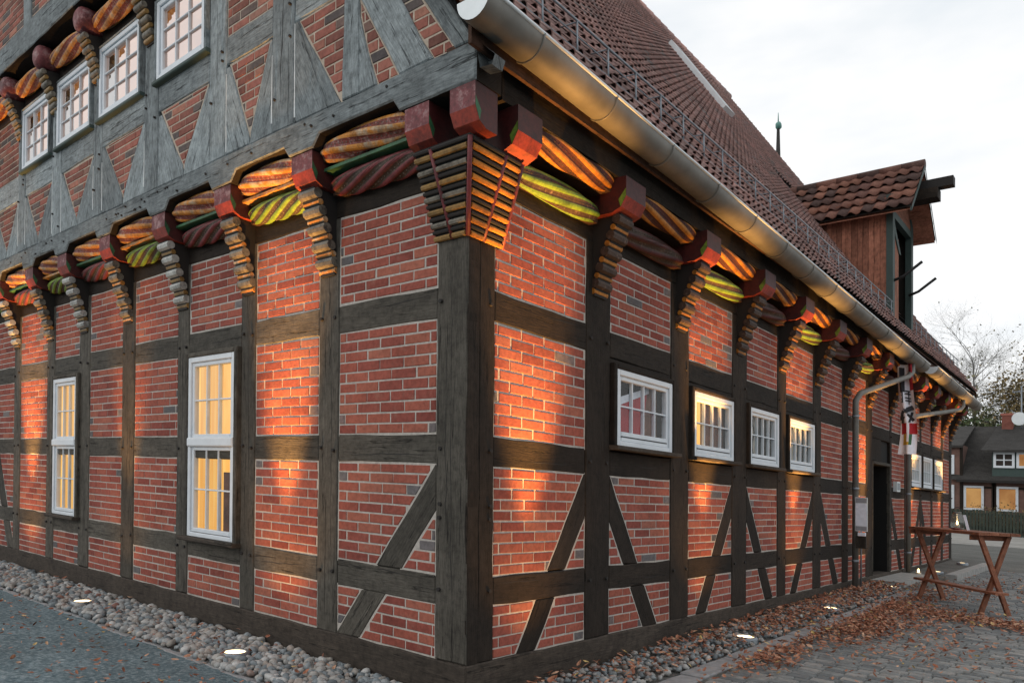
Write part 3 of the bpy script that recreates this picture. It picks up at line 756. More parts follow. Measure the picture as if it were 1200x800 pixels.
# ------------------------------------------------------------------ windows
def casewin(T, u0, u1, v0, v1, d, cols, rowsets, gl, inside, case='oak_dark', sillmat='oak_sill', sillp=.07, fr=.055, casew=.06, deep=.06, botrail=.0):
    """u0..u1, v0..v1: outside of the white frame; d: face of the frame; rowsets: [(v_low, v_high, rows)] one per sash"""
    mb = MB()
    mid = [a for a, b, r in rowsets[:-1]]
    prism(mb, T, rect(u0, u0 + fr, v0, v1), d - .09, d, 'white', (0, 1), ch=.006, jit=0)
    prism(mb, T, rect(u1 - fr, u1, v0, v1), d - .09, d, 'white', (0, 1), ch=.006, jit=0)
    prism(mb, T, rect(u0 + fr, u1 - fr, v1 - fr, v1), d - .09, d, 'white', ch=.006, jit=0)
    prism(mb, T, rect(u0 + fr, u1 - fr, v0, v0 + fr*.8), d - .09, d, 'white', ch=.006, jit=0)
    W = mb.build('window', house)
    def sub(nm, f):
        b_ = MB(); f(b_); return b_.build(nm, W)
    for k, (a, b, rows) in enumerate(rowsets):
        s = .042; lo = u0 + fr + .002; hi = u1 - fr - .002; br = botrail or s
        def sash(m_):
            prism(m_, T, rect(lo, lo + s, a, b), d - .07, d - .018, 'white', (0, 1), ch=.006, jit=0); prism(m_, T, rect(hi - s, hi, a, b), d - .07, d - .018, 'white', (0, 1), ch=.006, jit=0)
            prism(m_, T, rect(lo + s, hi - s, b - s, b), d - .07, d - .018, 'white', ch=.006, jit=0); prism(m_, T, rect(lo + s, hi - s, a, a + br), d - .07, d - .012, 'white', ch=.006, jit=0)
            if botrail: prism(m_, T, rect(lo + s, hi - s, a + br*.42, a + br*.55), d - .05, d - .0105, 'black_wood', ch=.0005, jit=0)
        sub('sash', sash)
        gu0, gu1, gv0, gv1 = lo + s, hi - s, a + br, b - s
        for c in range(1, cols):
            u = gu0 + (gu1 - gu0)*c/cols; sub('glazing_bar', lambda m_: prism(m_, T, rect(u - .0085, u + .0085, gv0, gv1), d - .06, d - .024, 'white', (0, 1), ch=.004, jit=0))
        for r in range(1, rows):
            v = gv0 + (gv1 - gv0)*r/rows; sub('glazing_bar', lambda m_: prism(m_, T, rect(gu0, gu1, v - .0085, v + .0085), d - .061, d - .0265, 'white', ch=.004, jit=0))
        for c in range(cols):
            for r in range(rows):
                ua, ub = gu0 + (gu1 - gu0)*c/cols, gu0 + (gu1 - gu0)*(c + 1)/cols; va, vb = gv0 + (gv1 - gv0)*r/rows, gv0 + (gv1 - gv0)*(r + 1)/rows
                tl, tv = random.uniform(-.002, .002), random.uniform(-.002, .002)
                sub('pane', lambda m_: m_.add([T(ua, va, d - .046 + tl), T(ub, va, d - .046 - tl), T(ub, vb, d - .046 - tl + tv), T(ua, vb, d - .046 + tl + tv)], [(0, 1, 2, 3)], gl))
    if len(rowsets) > 1:
        tz = (rowsets[0][1] + rowsets[1][0])/2
        sub('transom', lambda m_: prism(m_, T, rect(u0 + .01, u1 - .01, tz - .045, tz + .045), d - .09, d + .02, 'white', ch=.012, jit=0))
    # casing round the frame, standing proud of the wall
    def casing(m_):
        c0 = d - .13; c1 = d + .012
        prism(m_, T, rect(u0 - casew, u0 - .002, v0 - .02, v1 + casew*.8), c0, c1, case, (0, 1), jit=.001); prism(m_, T, rect(u1 + .002, u1 + casew, v0 - .02, v1 + casew*.8), c0, c1, case, (0, 1), jit=.001)
        prism(m_, T, rect(u0 - .002, u1 + .002, v1 + .002, v1 + casew*.8), c0, c1 - .002, case, jit=.001)
    sub('casing', casing)
    sub('sill', lambda m_: prism(m_, T, rect(u0 - casew - .03, u1 + casew + .03, v0 - .045, v0 - .003), d - .1, d + sillp, sillmat, jit=.001))
    # room niche behind the glass
    dd = deep
    def niche(m_):
        q0, q1 = d - .10, d - .10 - dd
        A = [T(u0, v0, q0), T(u1, v0, q0), T(u1, v1, q0), T(u0, v1, q0), T(u0, v0, q1), T(u1, v0, q1), T(u1, v1, q1), T(u0, v1, q1)]
        m_.add(A, [(0, 1, 5, 4), (1, 2, 6, 5), (2, 3, 7, 6), (3, 0, 4, 7)], inside[1]); m_.add(A, [(4, 5, 6, 7)], inside[0])
    sub('room_behind', niche)
    return W, sub
def curtain(sub, T, ua, ub, v0, v1, d, mat, amp=.02, wl=.09, nm='curtain'):
    def f(m_):
        n = max(6, int((ub - ua)/.014)); V = []
        for i in range(n + 1):
            u = ua + (ub - ua)*i/n; dd = d + amp*math.sin(2*math.pi*(u - ua)/wl) + random.uniform(-.002, .002)
            V += [T(u, v0, dd), T(u, v1, dd)]
        m_.add(V, [(2*i, 2*i + 2, 2*i + 3, 2*i + 1) for i in range(n)], mat, None, None, True)
    return sub(nm, f)
for (u0, u1, v0, v1) in ((-4.0, -3.085, .975, 2.845), (-7.79, -6.99, .985, 2.825), (-11.75, -10.88, .98, 2.83)):
    W, sub = casewin(TL, u0, u1, v0, v1, .035, 3, [(v0 + .05, 1.915, 2), (2.0, v1 - .055, 2)], 'glass', ('lit', 'lit'), case='oak_grey', deep=.5)
    wd = u1 - u0
    curtain(sub, TL, u0 + .03, u0 + wd*.55, v0 + .06, v1 - .06, -.095, 'lit_curtain', .014, .075)
    curtain(sub, TL, u1 - wd*.20, u1 - .03, 2.0, v1 - .06, -.095, 'lit_curtain', .014, .07)
    sub('glow_blocker', lambda m_: m_.box(TL(u1 - wd*.43, v0 + .05, -.10), TL(u1 - .06, 1.66, -.085), 'curtain'))  # dark slab added behind the glass to block the glow there
for (u0, u1) in ((-4.175, -3.175), (-5.625, -4.575), (-6.93, -5.88), (-8.19, -7.19)):
    casewin(TL, u0, u1, 5.71, 6.53, J + .03, 3, [(5.755, 6.475, 3)], 'glass_sky', ('lit_dim', 'lit_dim'), case='oak_silver', sillmat='green_wood', casew=.03, deep=.5, sillp=.022)
for k, (u0, u1) in enumerate(((1.985, 3.06), (3.56, 4.605), (5.105, 6.08), (6.48, 7.54), (13.81, 14.795), (14.975, 15.985), (16.185, 17.2))):
    v0, v1 = 2.08, 2.79
    W, sub = casewin(TR, u0, u1, v0, v1, .03, 4, [(v0 + .045, v1 - .055, 2)], 'glass_right', ('dark_room', 'dark_room'), casew=.055, deep=.45, botrail=.09)
    if k == 0:
        sub('red_hanging', lambda m_: m_.add([TR(u0 + .10, v0 + .05, -.095), TR(u0 + .66, v0 + .05, -.105), TR(u0 + .80, v1 - .10, -.105), TR(u0 + .10, v1 - .30, -.095)], [(0, 1, 2, 3)], 'red_cloth'))
        sub('white_hanging', lambda m_: m_.add([TR(u0 + .10, v0 + .36, -.085), TR(u0 + .80, v0 + .58, -.092), TR(u0 + .80, v0 + .64, -.092), TR(u0 + .10, v0 + .44, -.085)], [(0, 1, 2, 3)], 'white_cloth'))
        curtain(sub, TR, u0 + .72, u1 - .04, v0, v1, -.12, 'curtain', .014, .11)
    elif k == 1:
        sub('lit_strip', lambda m_: m_.box(TR(u0 + .16, v0 + .05, -.075), TR(u0 + .36, v1 - .05, -.085), 'lit'))
        curtain(sub, TR, u0 + .37, u1 - .04, v0, v1, -.10, 'curtain', .014, .12)
    elif k < 4:  # pale cloth and wavy rods stand in for sky and trees mirrored in panes
        curtain(sub, TR, u0 + .30, u1 - .30, v0, v1, -.14, 'cream_cloth', .012, .14)
        for q in range(5):
            uu = u0 + .20 + q*.16
            sub('reflection_rod', lambda m_: m_.tube([TR(uu + .022*math.sin(i*.9), v0 + .03 + i*.05, -.085 + .010*math.cos(i*.9)) for i in range(14)], .010, 'iron', 6))
    else:
        curtain(sub, TR, u0 + .1, u1 - .1, v0, v1, -.12, 'cream_cloth', .012, .14)
# filling timbers above and below the right-hand windows (between head and rail)
for k, (u0, u1) in enumerate(((1.915, 3.085), (3.49, 4.63), (5.06, 6.10), (6.42, 7.56), (13.80, 14.81), (14.97, 15.99), (16.18, 17.2))):
    timber(TR, rect(u0 + .002, u1 - .002, 2.82, 2.878), D0, DT - .01, 'oak_dark', name='window_head', ch=.003)
# doorway
def doorway(mb):
    for a, b in ((10.832, 10.872), (12.088, 12.128)): prism(mb, TR, rect(a, b, .25, 2.46), -.05, .012, 'oak_grey', (0, 1), jit=.001)
    prism(mb, TR, rect(10.887, 12.073, 2.40, 2.46), -.15, .018, 'oak_grey', jit=.001)
part('door_frame', doorway)
def dvoid(mb):
    A = [TR(u, v, d) for d in (-.04, -1.2) for u, v in ((10.872, .25), (12.088, .25), (12.088, 2.40), (10.872, 2.40))]
    mb.add(A, [(0, 1, 5, 4), (1, 2, 6, 5), (2, 3, 7, 6), (3, 0, 4, 7), (4, 5, 6, 7)], 'black')
part('dark_hallway', dvoid)
timber(TR, rect(10.832, 11.5, 2.462, 2.878), -.14, -.006, 'oak_dark', (0, 1), 'door_head')
part('hatch_opening', lambda mb: mb.box((-.13, 11.502, 2.47), (-.05, 12.128, 2.876), 'black'))

# ------------------------------------------------------------------ roof
EX, EZ, SLO = .45, 4.75, 1.43
SLEN = math.hypot(1, SLO); cx_, cz_ = -1/SLEN, SLO/SLEN      # unit vector up the slope
Y0, Y1, RX = -.46, 19.25, -6.5
def RP(s, y, h): return (EX + cx_*s + h*SLO/SLEN, y, EZ + cz_*s + h/SLEN)
RL = (EX - RX)*SLEN
def deck(mb):
    z2 = EZ + (EX - RX)*SLO
    for o in (0, -.06): mb.add([(EX, Y0 + .02, EZ + o), (EX, Y1 - .02, EZ + o), (RX, Y1 - .02, z2 + o), (RX, Y0 + .02, z2 + o)], [(0, 1, 2, 3)], 'under' if o == 0 else 'soffit')
    mb.add([(2*RX - EX, Y0, EZ + .05), (2*RX - EX, Y1, EZ + .05), (RX, Y1, z2 + .05), (RX, Y0, z2 + .05)], [(0, 1, 2, 3)], 'tile')
    mb.add([(-.02, 18.56, EZ + .5), (RX, 18.56, z2 - .1), (2*RX - EX, 18.56, EZ - .1), (-13.4, 18.56, .1), (-.02, 18.56, .1)], [(0, 1, 2, 3, 4)], 'brick_old')
    mb.add([(-13.4, .0, .1), (-13.4, 18.56, .1), (-13.4, 18.56, 4.7), (-13.4, .0, 4.7)], [(0, 1, 2, 3)], 'brick_old')
part('roof_deck', deck)
# pantile: wavy cross-section with a thick lower edge
def tileverts(w_=.155, l_=.275):
    xs = [0, .14, .30, .46, .62, .80, 1.0]; hs = [.036, .050, .042, .012, -.006, .004, .034]
    V = []
    for a, b in zip(xs, hs): V += [((a - .5)*w_*1.06, 0, b*.95 + .021), ((a - .5)*w_*1.0, l_, b*.34 - .003)]
    for a, b in zip(xs, hs): V.append(((a - .5)*w_*1.06, .004, b*.95 + .010))
    n = len(xs); F = [(2*i, 2*i + 2, 2*i + 3, 2*i + 1) for i in range(n - 1)] + [(2*n + i, 2*n + i + 1, 2*i + 2, 2*i) for i in range(n - 1)]
    return V, F
TV, TF = tileverts()
Rt = np.array([[0, cx_, SLO/SLEN], [1, 0, 0], [0, cz_, 1/SLEN]])      # columns: along eave(+Y), up slope, normal
tiles = []
nrow = int(RL/.232); ncol = int((Y1 - Y0)/.155)
for r in range(nrow):
    for c in range(ncol):
        y = Y0 + .08 + c*.155; s = .0 + r*.232
        x, _, z = RP(s, y, 0)
        if 11.98 < y < 13.72 and -2.45 < x < .07: continue
        if 11.74 < y < 12.36 and -4.76 < x < -3.5: continue
        a = random.gauss(0, .012); k = random.gauss(0, .010)
        R_ = np.array([[math.cos(a), -math.sin(a), 0], [math.sin(a), math.cos(a), 0], [0, 0, 1]]) @ np.array([[1, 0, 0], [0, 1, -k], [0, k, 1]])
        tiles.append((Rt @ R_, np.array(RP(s + random.gauss(0, .004), y, .012 + random.random()*.006)), r, c))
def tsize(q):
    p = pix(q[1])
    if not p or not (-5 < p[0] < 1205 and -5 < p[1] < 800): return 0
    return 1/p[2]
order = sorted(range(len(tiles)), key=lambda i: -tsize(tiles[i]))
big = set(order[:205])
proto = None
rt_, tt_ = [], []
protos = []
for k in range(6):
    mb = MB(); mb.add([tuple(Rt @ np.array(v)) for v in TV], TF, 'tile', (k + .5)/6, None, True); o = mb.build('roof_tile', None, origin=(0, 0, 0)); protos.append(o.data); bpy.data.objects.remove(o)
for i, (R_, p, r, c) in enumerate(tiles):
    if i in big: link('roof_tile', random.choice(protos), S(p), house)
    else: rt_.append((R_, p)); tt_.append(random.random())
np_mesh('roof_tiling', TV, TF, rt_, 'tile', tt_, house, 'stuff')
# verge boards, ridge tiles
part('barge_board', lambda mb: [mb.add([(EX + .02, y, EZ - .16), (RX, y, EZ + (EX - RX)*SLO - .16), (RX, y, EZ + (EX - RX)*SLO + .03), (EX + .02, y, EZ + .0), (EX + .02, y + .03, EZ - .16), (RX, y + .03, EZ + (EX - RX)*SLO - .16), (RX, y + .03, EZ + (EX - RX)*SLO + .03), (EX + .02, y + .03, EZ)], [(0, 1, 2, 3), (4, 5, 6, 7), (0, 1, 5, 4), (3, 2, 6, 7), (0, 3, 7, 4)], 'soffit') for y in (Y0 - .01, Y1 - .02)])
def ridge(mb):
    z = EZ + (EX - RX)*SLO + .02
    for k in range(50):
        y = Y0 + k*.395
        mb.tube([(RX, y, z), (RX, y + .40, z + .012)], [.11, .12], 'tile', 10, t=random.random())
part('ridge_tiles', ridge)
# eaves: fascia, soffit boards and grey sprocket ends under the gutter
part('fascia_board', lambda mb: mb.box((.375, Y0 + .05, 4.50), (.405, Y1 - .1, 4.72), 'soffit'))
part('eave_soffit', lambda mb: (mb.box((.06, -.29, 4.60), (.374, Y1 - .3, 4.63), 'soffit'), mb.box((.02, .02, 4.345), (.30, 18.57, 4.60), 'oak_dark')))
part('sprocket', lambda mb: prism(mb, lambda u, v, d: (u, d, v), [(.335, 4.615), (.375, 4.40), (.49, 4.385), (.515, 4.44)], -.30, -.19, 'oak_silver', (1, 0), ch=.006))
# gutters: half round, falling to the downpipes
def gutter(y0, y1, z0, z1, x=.50, r=.142):
    mb = MB(); n = 14; m_ = max(2, int((y1 - y0)/.9)); V = []
    for i in range(m_ + 1):
        s = i/m_; y = y0 + (y1 - y0)*s; z = z0 + (z1 - z0)*s + random.uniform(-.004, .004)
        for k in range(n + 1):
            a = math.pi + math.pi*k/n; V.append((x + r*math.cos(a), y, z + r*math.sin(a)))
    N = n + 1
    mb.add(V, [(i*N + k, i*N + k + 1, (i + 1)*N + k + 1, (i + 1)*N + k) for i in range(m_) for k in range(n)], 'zinc', None, None, True)
    g = mb.build('gutter', house)
    b_ = MB(); b_.tube([(x + r, y0, z0), (x + r, y1, z1)], .013, 'zinc_pale', 8); b_.build('rim', g)
    for y, z in ((y0, z0), (y1, z1)):
        b_ = MB(); b_.add([(x + (r - .001)*math.cos(math.pi + math.pi*k/n), y, z + (r - .001)*math.sin(math.pi + math.pi*k/n)) for k in range(n + 1)], [tuple(range(n + 1))], 'zinc_pale'); b_.build('end_cap', g)  # cap's brightness from facing the sky is put into its pale colour
    y = y0 + .55
    while y < y1:
        z = z0 + (z1 - z0)*(y - y0)/(y1 - y0)
        b_ = MB(); b_.tube([(x + (r + .004)*math.cos(math.pi + math.pi*k/12), y, z + (r + .004)*math.sin(math.pi + math.pi*k/12)) for k in range(13)], .010, 'zinc', 6); b_.build('gutter_hook', g)
        y += .92
gutter(-.50, 12.45, 4.715, 4.42); gutter(13.2, 18.95, 4.50, 4.38)
def downpipe(yt, zt, yb):
    mb = MB()
    mb.tube([(.50, yt, zt - .10), (.50, yt, zt - .26), (.46, yt - .12, zt - .36), (.16, yb + .12, 3.50), (.12, yb, 3.36), (.12, yb, 3.2), (.12, yb, ground_z(yb))], .05, 'zinc', 12)
    d_ = mb.build('downpipe', house)
    for z in (3.1, 1.9, .7):
        b_ = MB(); b_.tube([(.12, yb, z - .02), (.12, yb, z + .02)], .058, 'steel', 12); b_.tube([(.12, yb, z), (0, yb, z)], .008, 'steel', 6); b_.build('pipe_clip', d_)
downpipe(11.6, 4.42, 9.32); downpipe(17.0, 4.40, 13.12)
# snow guard
def guard(y0, y1):
    mb = MB(); x = .10; zb = EZ + (EX - x)*SLO + .04
    for h in (.04, .16, .29): mb.tube([(x, y0, zb + h), (x, y1, zb + h)], .011 if h > .2 else .006, 'steel', 6)
    g = mb.build('snow_guard', house)
    y = y0 + .12; k = 0
    while y < y1:
        b_ = MB(); b_.tube([(x + .005, y, zb - .03), (x, y, zb + .29)], .009, 'steel', 5); b_.tube([(x, y, zb + .28), (x - .22, y, zb + .30)], .006, 'steel', 5); b_.build('upright', g); y += .48; k += 1
guard(-.35, 11.9); guard(13.8, 19.0)
# skylight on the slope
def sky_l():
    mb = MB(); s0, s1 = (EX + 3.4)*SLEN, (EX + 4.75)*SLEN; ya, yb = 11.8, 12.3
    for a, b, c, d in ((s0, s1, ya, ya + .08), (s0, s1, yb - .08, yb), (s0, s0 + .09, ya + .08, yb - .08), (s1 - .09, s1, ya + .08, yb - .08)):
        V = [RP(s, y, h) for h in (0, .16) for s, y in ((a, c), (b, c), (b, d), (a, d))]
        mb.add(V, [(4, 5, 6, 7), (0, 1, 5, 4), (1, 2, 6, 5), (2, 3, 7, 6), (3, 0, 4, 7)], 'zinc_pale')
    o = mb.build('skylight', house)
    b_ = MB(); b_.add([RP(s0 + .09, ya + .08, .14), RP(s1 - .09, ya + .08, .14), RP(s1 - .09, yb - .08, .14), RP(s0 + .09, yb - .08, .14)], [(0, 1, 2, 3)], 'glass_sky'); b_.build('pane', o)
    b_ = MB(); b_.add([RP(s0 + .09, ya + .08, .03), RP(s1 - .09, ya + .08, .03), RP(s1 - .09, yb - .08, .03), RP(s0 + .09, yb - .08, .03)], [(0, 1, 2, 3)], 'black'); b_.build('room_behind', o)
sky_l()
# ---- hoist dormer
DY0, DY1, DX, DZT, DRZ = 12.0, 13.7, .06, 7.62, 8.50
DYC = (DY0 + DY1)/2
mb = MB()
mb.add([(DX - .02, DY0 + .03, 5.0), (DX - .02, DY0 + .03, DZT), (-2.6, DY0 + .03, DZT), (-2.6, DY0 + .03, 5)], [(0, 1, 2, 3)], 'under')
mb.add([(DX - .02, DY1 - .03, 5.0), (DX - .02, DY1 - .03, DZT), (-2.6, DY1 - .03, DZT), (-2.6, DY1 - .03, 5)], [(0, 1, 2, 3)], 'under')
mb.add([(DX - .35, DY0, 5.0), (DX - .35, DY1, 5.0), (DX - .35, DY1, DZT), (DX - .35, DYC, DRZ), (DX - .35, DY0, DZT)], [(0, 1, 2, 3, 4)], 'black')
dorm = mb.build('dormer', house)
def dpart(nm, f):
    b_ = MB(); f(b_); return b_.build(nm, dorm)
x = DX - .10; k = 0
while x > -2.4:
    w_ = random.uniform(.085, .125); zb = EZ + (EX - (x - w_/2))*SLO - .12
    if zb < DZT: dpart('plank', lambda m_: m_.box((x - w_ + .006, DY0 - .02 + random.uniform(-.006, .004), zb), (x, DY0 + .02, DZT + .05), 'larch', 2))
    x -= w_
x = DX - .1
while x > -2.3:
    zb = EZ + (EX - x)*SLO - .1
    if zb < DZT: dpart('plank', lambda m_: m_.box((x - .19, DY1 - .02, zb), (x, DY1 + .02, DZT + .05), 'larch', 2))
    x -= .2
for a, b in ((DY0 - .022, DY0 + .14), (DY1 - .14, DY1 + .022)): dpart('dormer_post', lambda m_: m_.box((DX - .10, a, 5.1), (DX + .02, b, DZT + .1), 'green_wood', 2))
dpart('dormer_rail', lambda m_: m_.box((DX - .09, DY0 + .14, 7.30), (DX + .012, DY1 - .14, 7.44), 'green_wood', 1))
dpart('dormer_brace', lambda m_: m_.add([(DX, DY0 + .14, 7.3), (DX, DY0 + .14, 7.1), (DX, DY0 + .6, 6.72), (DX, DY0 + .74, 6.72), (DX - .08, DY0 + .14, 7.3), (DX - .08, DY0 + .14, 7.1), (DX - .08, DY0 + .6, 6.72), (DX - .08, DY0 + .74, 6.72)], [(0, 1, 2, 3), (0, 1, 5, 4), (1, 2, 6, 5), (0, 3, 7, 4)], 'green_wood'))
dpart('gable_boards', lambda m_: m_.add([(DX, DY0 + .05, 7.45), (DX, DY1 - .05, 7.45), (DX, DYC, DRZ - .12)], [(0, 1, 2)], 'larch'))
dpart('hatch_leaf', lambda m_: m_.box((DX - .06, DY0 + .15, 5.2), (DX - .02, DY0 + .62, 7.0), 'larch', 2))
dpart('hoist_beam', lambda m_: m_.box((-.6, DYC - .10, 7.97), (.98, DYC + .10, 8.15), 'black_wood', 0))
dpart('hoist_beam', lambda m_: m_.box((-.3, DYC - .16, 7.76), (.72, DYC + .16, 7.965), 'oak_dark', 0))
for yy in (DY0 + .1, DY1 - .3): dpart('hook_arm', lambda m_: m_.tube([(DX, yy, 6.05), (DX + .18, yy + .02, 6.12), (DX + .5, yy + .04, 6.36)], .028, 'iron', 6))
# dormer roof: slopes facing -Y and +Y, ridge along X
OV = .30; dsl = (DRZ - 7.62)/(DYC - DY0); ez = 7.62 - dsl*OV
xf, xb = .47, -2.6
dl = math.hypot(DYC - DY0 + OV, DRZ - ez); cy_, cz2 = (DYC - DY0 + OV)/dl, (DRZ - ez)/dl
dpart('dormer_deck', lambda m_: (m_.add([(xf - .02, DY0 - OV, ez), (xb, DY0 - OV, ez), (xb, DYC, DRZ), (xf - .02, DYC, DRZ), (xf - .02, DY1 + OV, ez), (xb, DY1 + OV, ez)], [(0, 1, 2, 3), (3, 2, 5, 4)], 'under'),
                                 m_.add([(xf - .03, DY0 - OV + .02, ez - .05), (xb, DY0 - OV + .02, ez - .05), (xb, DYC, DRZ - .06), (xf - .03, DYC, DRZ - .06), (xf - .03, DY1 + OV - .02, ez - .05), (xb, DY1 + OV - .02, ez - .05)], [(0, 1, 2, 3), (3, 2, 5, 4)], 'larch')))
Rd = np.array([[1, 0, 0], [0, cy_, -cz2], [0, cz2, cy_]])
Rd2 = np.array([[-1, 0, 0], [0, -cy_, cz2], [0, cz2, cy_]])
dprot = []
for k in range(5):
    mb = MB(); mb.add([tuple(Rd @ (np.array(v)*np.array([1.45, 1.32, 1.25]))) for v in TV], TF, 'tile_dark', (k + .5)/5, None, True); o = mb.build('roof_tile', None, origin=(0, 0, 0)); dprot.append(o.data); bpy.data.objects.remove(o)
nr = 5; ep = (dl - .02)/nr
rear = []
for r in range(nr):
    for c in range(13):
        xx = xf - .11 - c*.225; s = r*ep
        p = (xx, DY0 - OV + cy_*s - cz2*.02, ez + cz2*s + .015)
        if xx < -2.4 and r < 3: continue
        link('roof_tile', random.choice(dprot), S(p), dorm)
        rear.append((Rd2, np.array((xx, DY1 + OV - cy_*s, ez + cz2*s + .015))))
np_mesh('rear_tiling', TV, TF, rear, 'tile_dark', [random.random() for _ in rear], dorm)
for k in range(7): dpart('ridge_tile', lambda m_: m_.tube([(xf - k*.42, DYC, DRZ + .015), (xf - .44 - k*.42, DYC, DRZ + .03)], [.10, .085], 'tile_dark', 10))
dpart('verge_board', lambda m_: (m_.box((xf - .03, DY0 - OV, ez - .08), (xf - .0, DY0 - OV + .02, ez), 'green_wood'),
      m_.add([(xf, DY0 - OV, ez - .09), (xf, DYC, DRZ - .10), (xf, DYC, DRZ + .02), (xf, DY0 - OV, ez + .02), (xf, DY1 + OV, ez - .09), (xf, DY1 + OV, ez + .02)], [(0, 1, 2, 3), (1, 4, 5, 2)], 'green_wood')))
# stone doorstep
mb = MB(); mb.box((-.05, 10.7, .1), (.55, 13.0, ground_z(12) + .07), 'stone'); mb.build('doorstep', house)

# ------------------------------------------------------------------ ground
def sheet(name, xs, ys, dz, mat, kind='structure', skirt=0):
    mb = MB(); V = []
    for y in ys:
        for x_ in xs: V.append((x_, y, ground_z(y) + dz))
    n = len(xs); mb.add(V, [(j*n + i, j*n + i + 1, (j + 1)*n + i + 1, (j + 1)*n + i) for j in range(len(ys) - 1) for i in range(n - 1)], mat)
    return mb.build(name, None, origin=(0, 0, 0), kind=kind)
sheet('ground', [-400, -60, -14, 0, 6, 60, 400], [-120, -20, -4, 0, 5, 10, 20, 45, 120, 500], 0, 'asphalt')
pav = sheet('pavement', [.885, 3, 6, 12, 26], [-2, 0, 5, 10, 15, 20, 28.5], .004, 'joint')
sheet('pavement', [-30, -8, 0, .885], [18.7, 20, 28.5], .004, 'joint'); sheet('pavement', [.012, .885], [10.61, 18.69], .004, 'joint')
sheet('road', [-30, -8, 0, 10, 60], [28.5, 30, 36, 42.2], .008, 'road')
bedL = sheet('pebble_strip', [-13.4, -8, -4, -.01], [-.74, -.4, -.01], .006, 'bed')
bedR = sheet('pebble_strip', [.012, .3, .66], [-.7, 0, 3, 6, 10.6], .006, 'bed')
# kerbs: left a thin concrete lip, right a row of slabs
mb = MB(); [prism(mb, lambda u, v, d: (u, v, d), rect(x_, x_ + .69, -.80 + random.uniform(-.02, .02), -.742), .03, .0745 + random.random()*.004, 'kerb', (1, 0), ch=.004, jit=.014, seg=.07) for x_ in [-13.4 + .7*q for q in range(18)]]; mb.build('kerb_edging', None, kind='structure')
y = -.6; k = 0
kerb = thing('kerb', (.77, 6, .1), 'pale stone kerb slabs between the leafy pebbles and the paved yard', 'kerb')
while y < 9.4:
    L = random.uniform(.75, 1.05); mb = MB(); z = ground_z(y + L/2)
    prism(mb, lambda u, v, d: (u, v, d), rect(.665 + random.uniform(-.008, .008), .875 + random.uniform(-.008, .008), y + .008, y + L - .008), z - .1, z + .018 + random.uniform(-.004, .006), 'kerb', (0, 1), ch=.012, jit=.006, seg=.2)
    mb.build('kerb_slab', kerb); y += L
# pavers: rows across the yard
pv, pt = [], []
PVV = [(-.5, -.5, 0), (.5, -.5, 0), (.5, .5, 0), (-.5, .5, 0), (-.46, -.43, .5), (.46, -.43, .5), (.46, .43, .5), (-.46, .43, .5)]
PVF = [(4, 5, 6, 7), (0, 1, 5, 4), (1, 2, 6, 5), (2, 3, 7, 6), (3, 0, 4, 7)]
yy = 0.
while yy < 16:
    off = random.uniform(0, .2); xx = .9 + off*.5
    while xx < 5.2:
        L = random.uniform(.17, .22)
        a = random.gauss(0, .012)
        pv.append((np.array([[math.cos(a)*(L - .012), -math.sin(a)*.10, 0], [math.sin(a)*(L - .012), math.cos(a)*.102, 0], [random.gauss(0, .004), random.gauss(0, .004), .03]]), np.array((xx + L/2, yy + .055, ground_z(yy) + .003)))); pt.append(random.random())
        xx += L
    yy += .112
np_mesh('pavers', PVV, PVF, pv, 'paver', pt, pav, 'stuff', False)
# pebbles
bm = bmesh.new(); bmesh.ops.create_icosphere(bm, subdivisions=1, radius=1); bm.verts.ensure_lookup_table()
IV = np.array([v.co[:] for v in bm.verts]); IF = [tuple(v.index for v in f.verts) for f in bm.faces]; bm.free()
bm = bmesh.new(); bmesh.ops.create_icosphere(bm, subdivisions=2, radius=1); bm.verts.ensure_lookup_table()
IV2 = np.array([v.co[:] for v in bm.verts]); IF2 = [tuple(v.index for v in f.verts) for f in bm.faces]; bm.free()
IV2 = IV2*(1 + .10*np.sin(IV2[:, [0]]*3.1 + 1) + .08*np.sin(IV2[:, [1]]*4.3) + .06*np.cos(IV2[:, [2]]*5 + IV2[:, [0]]*3))
def rotm():
    a, b, c = rng.uniform(0, 6.28), rng.normal(0, .35), rng.normal(0, .35)
    ca, sa, cb_, sb, cc, sc_ = math.cos(a), math.sin(a), math.cos(b), math.sin(b), math.cos(c), math.sin(c)
    return np.array([[ca, -sa, 0], [sa, ca, 0], [0, 0, 1]]) @ np.array([[1, 0, 0], [0, cb_, -sb], [0, sb, cb_]]) @ np.array([[cc, 0, sc_], [0, 1, 0], [-sc_, 0, cc]])
LAMPS = [(-2.24, -.49), (-5.48, -.49), (-8.68, -.49)] + [(.49, q) for q in (.72, 3.85, 6.75, 10.2, 13.95, 17.0)]
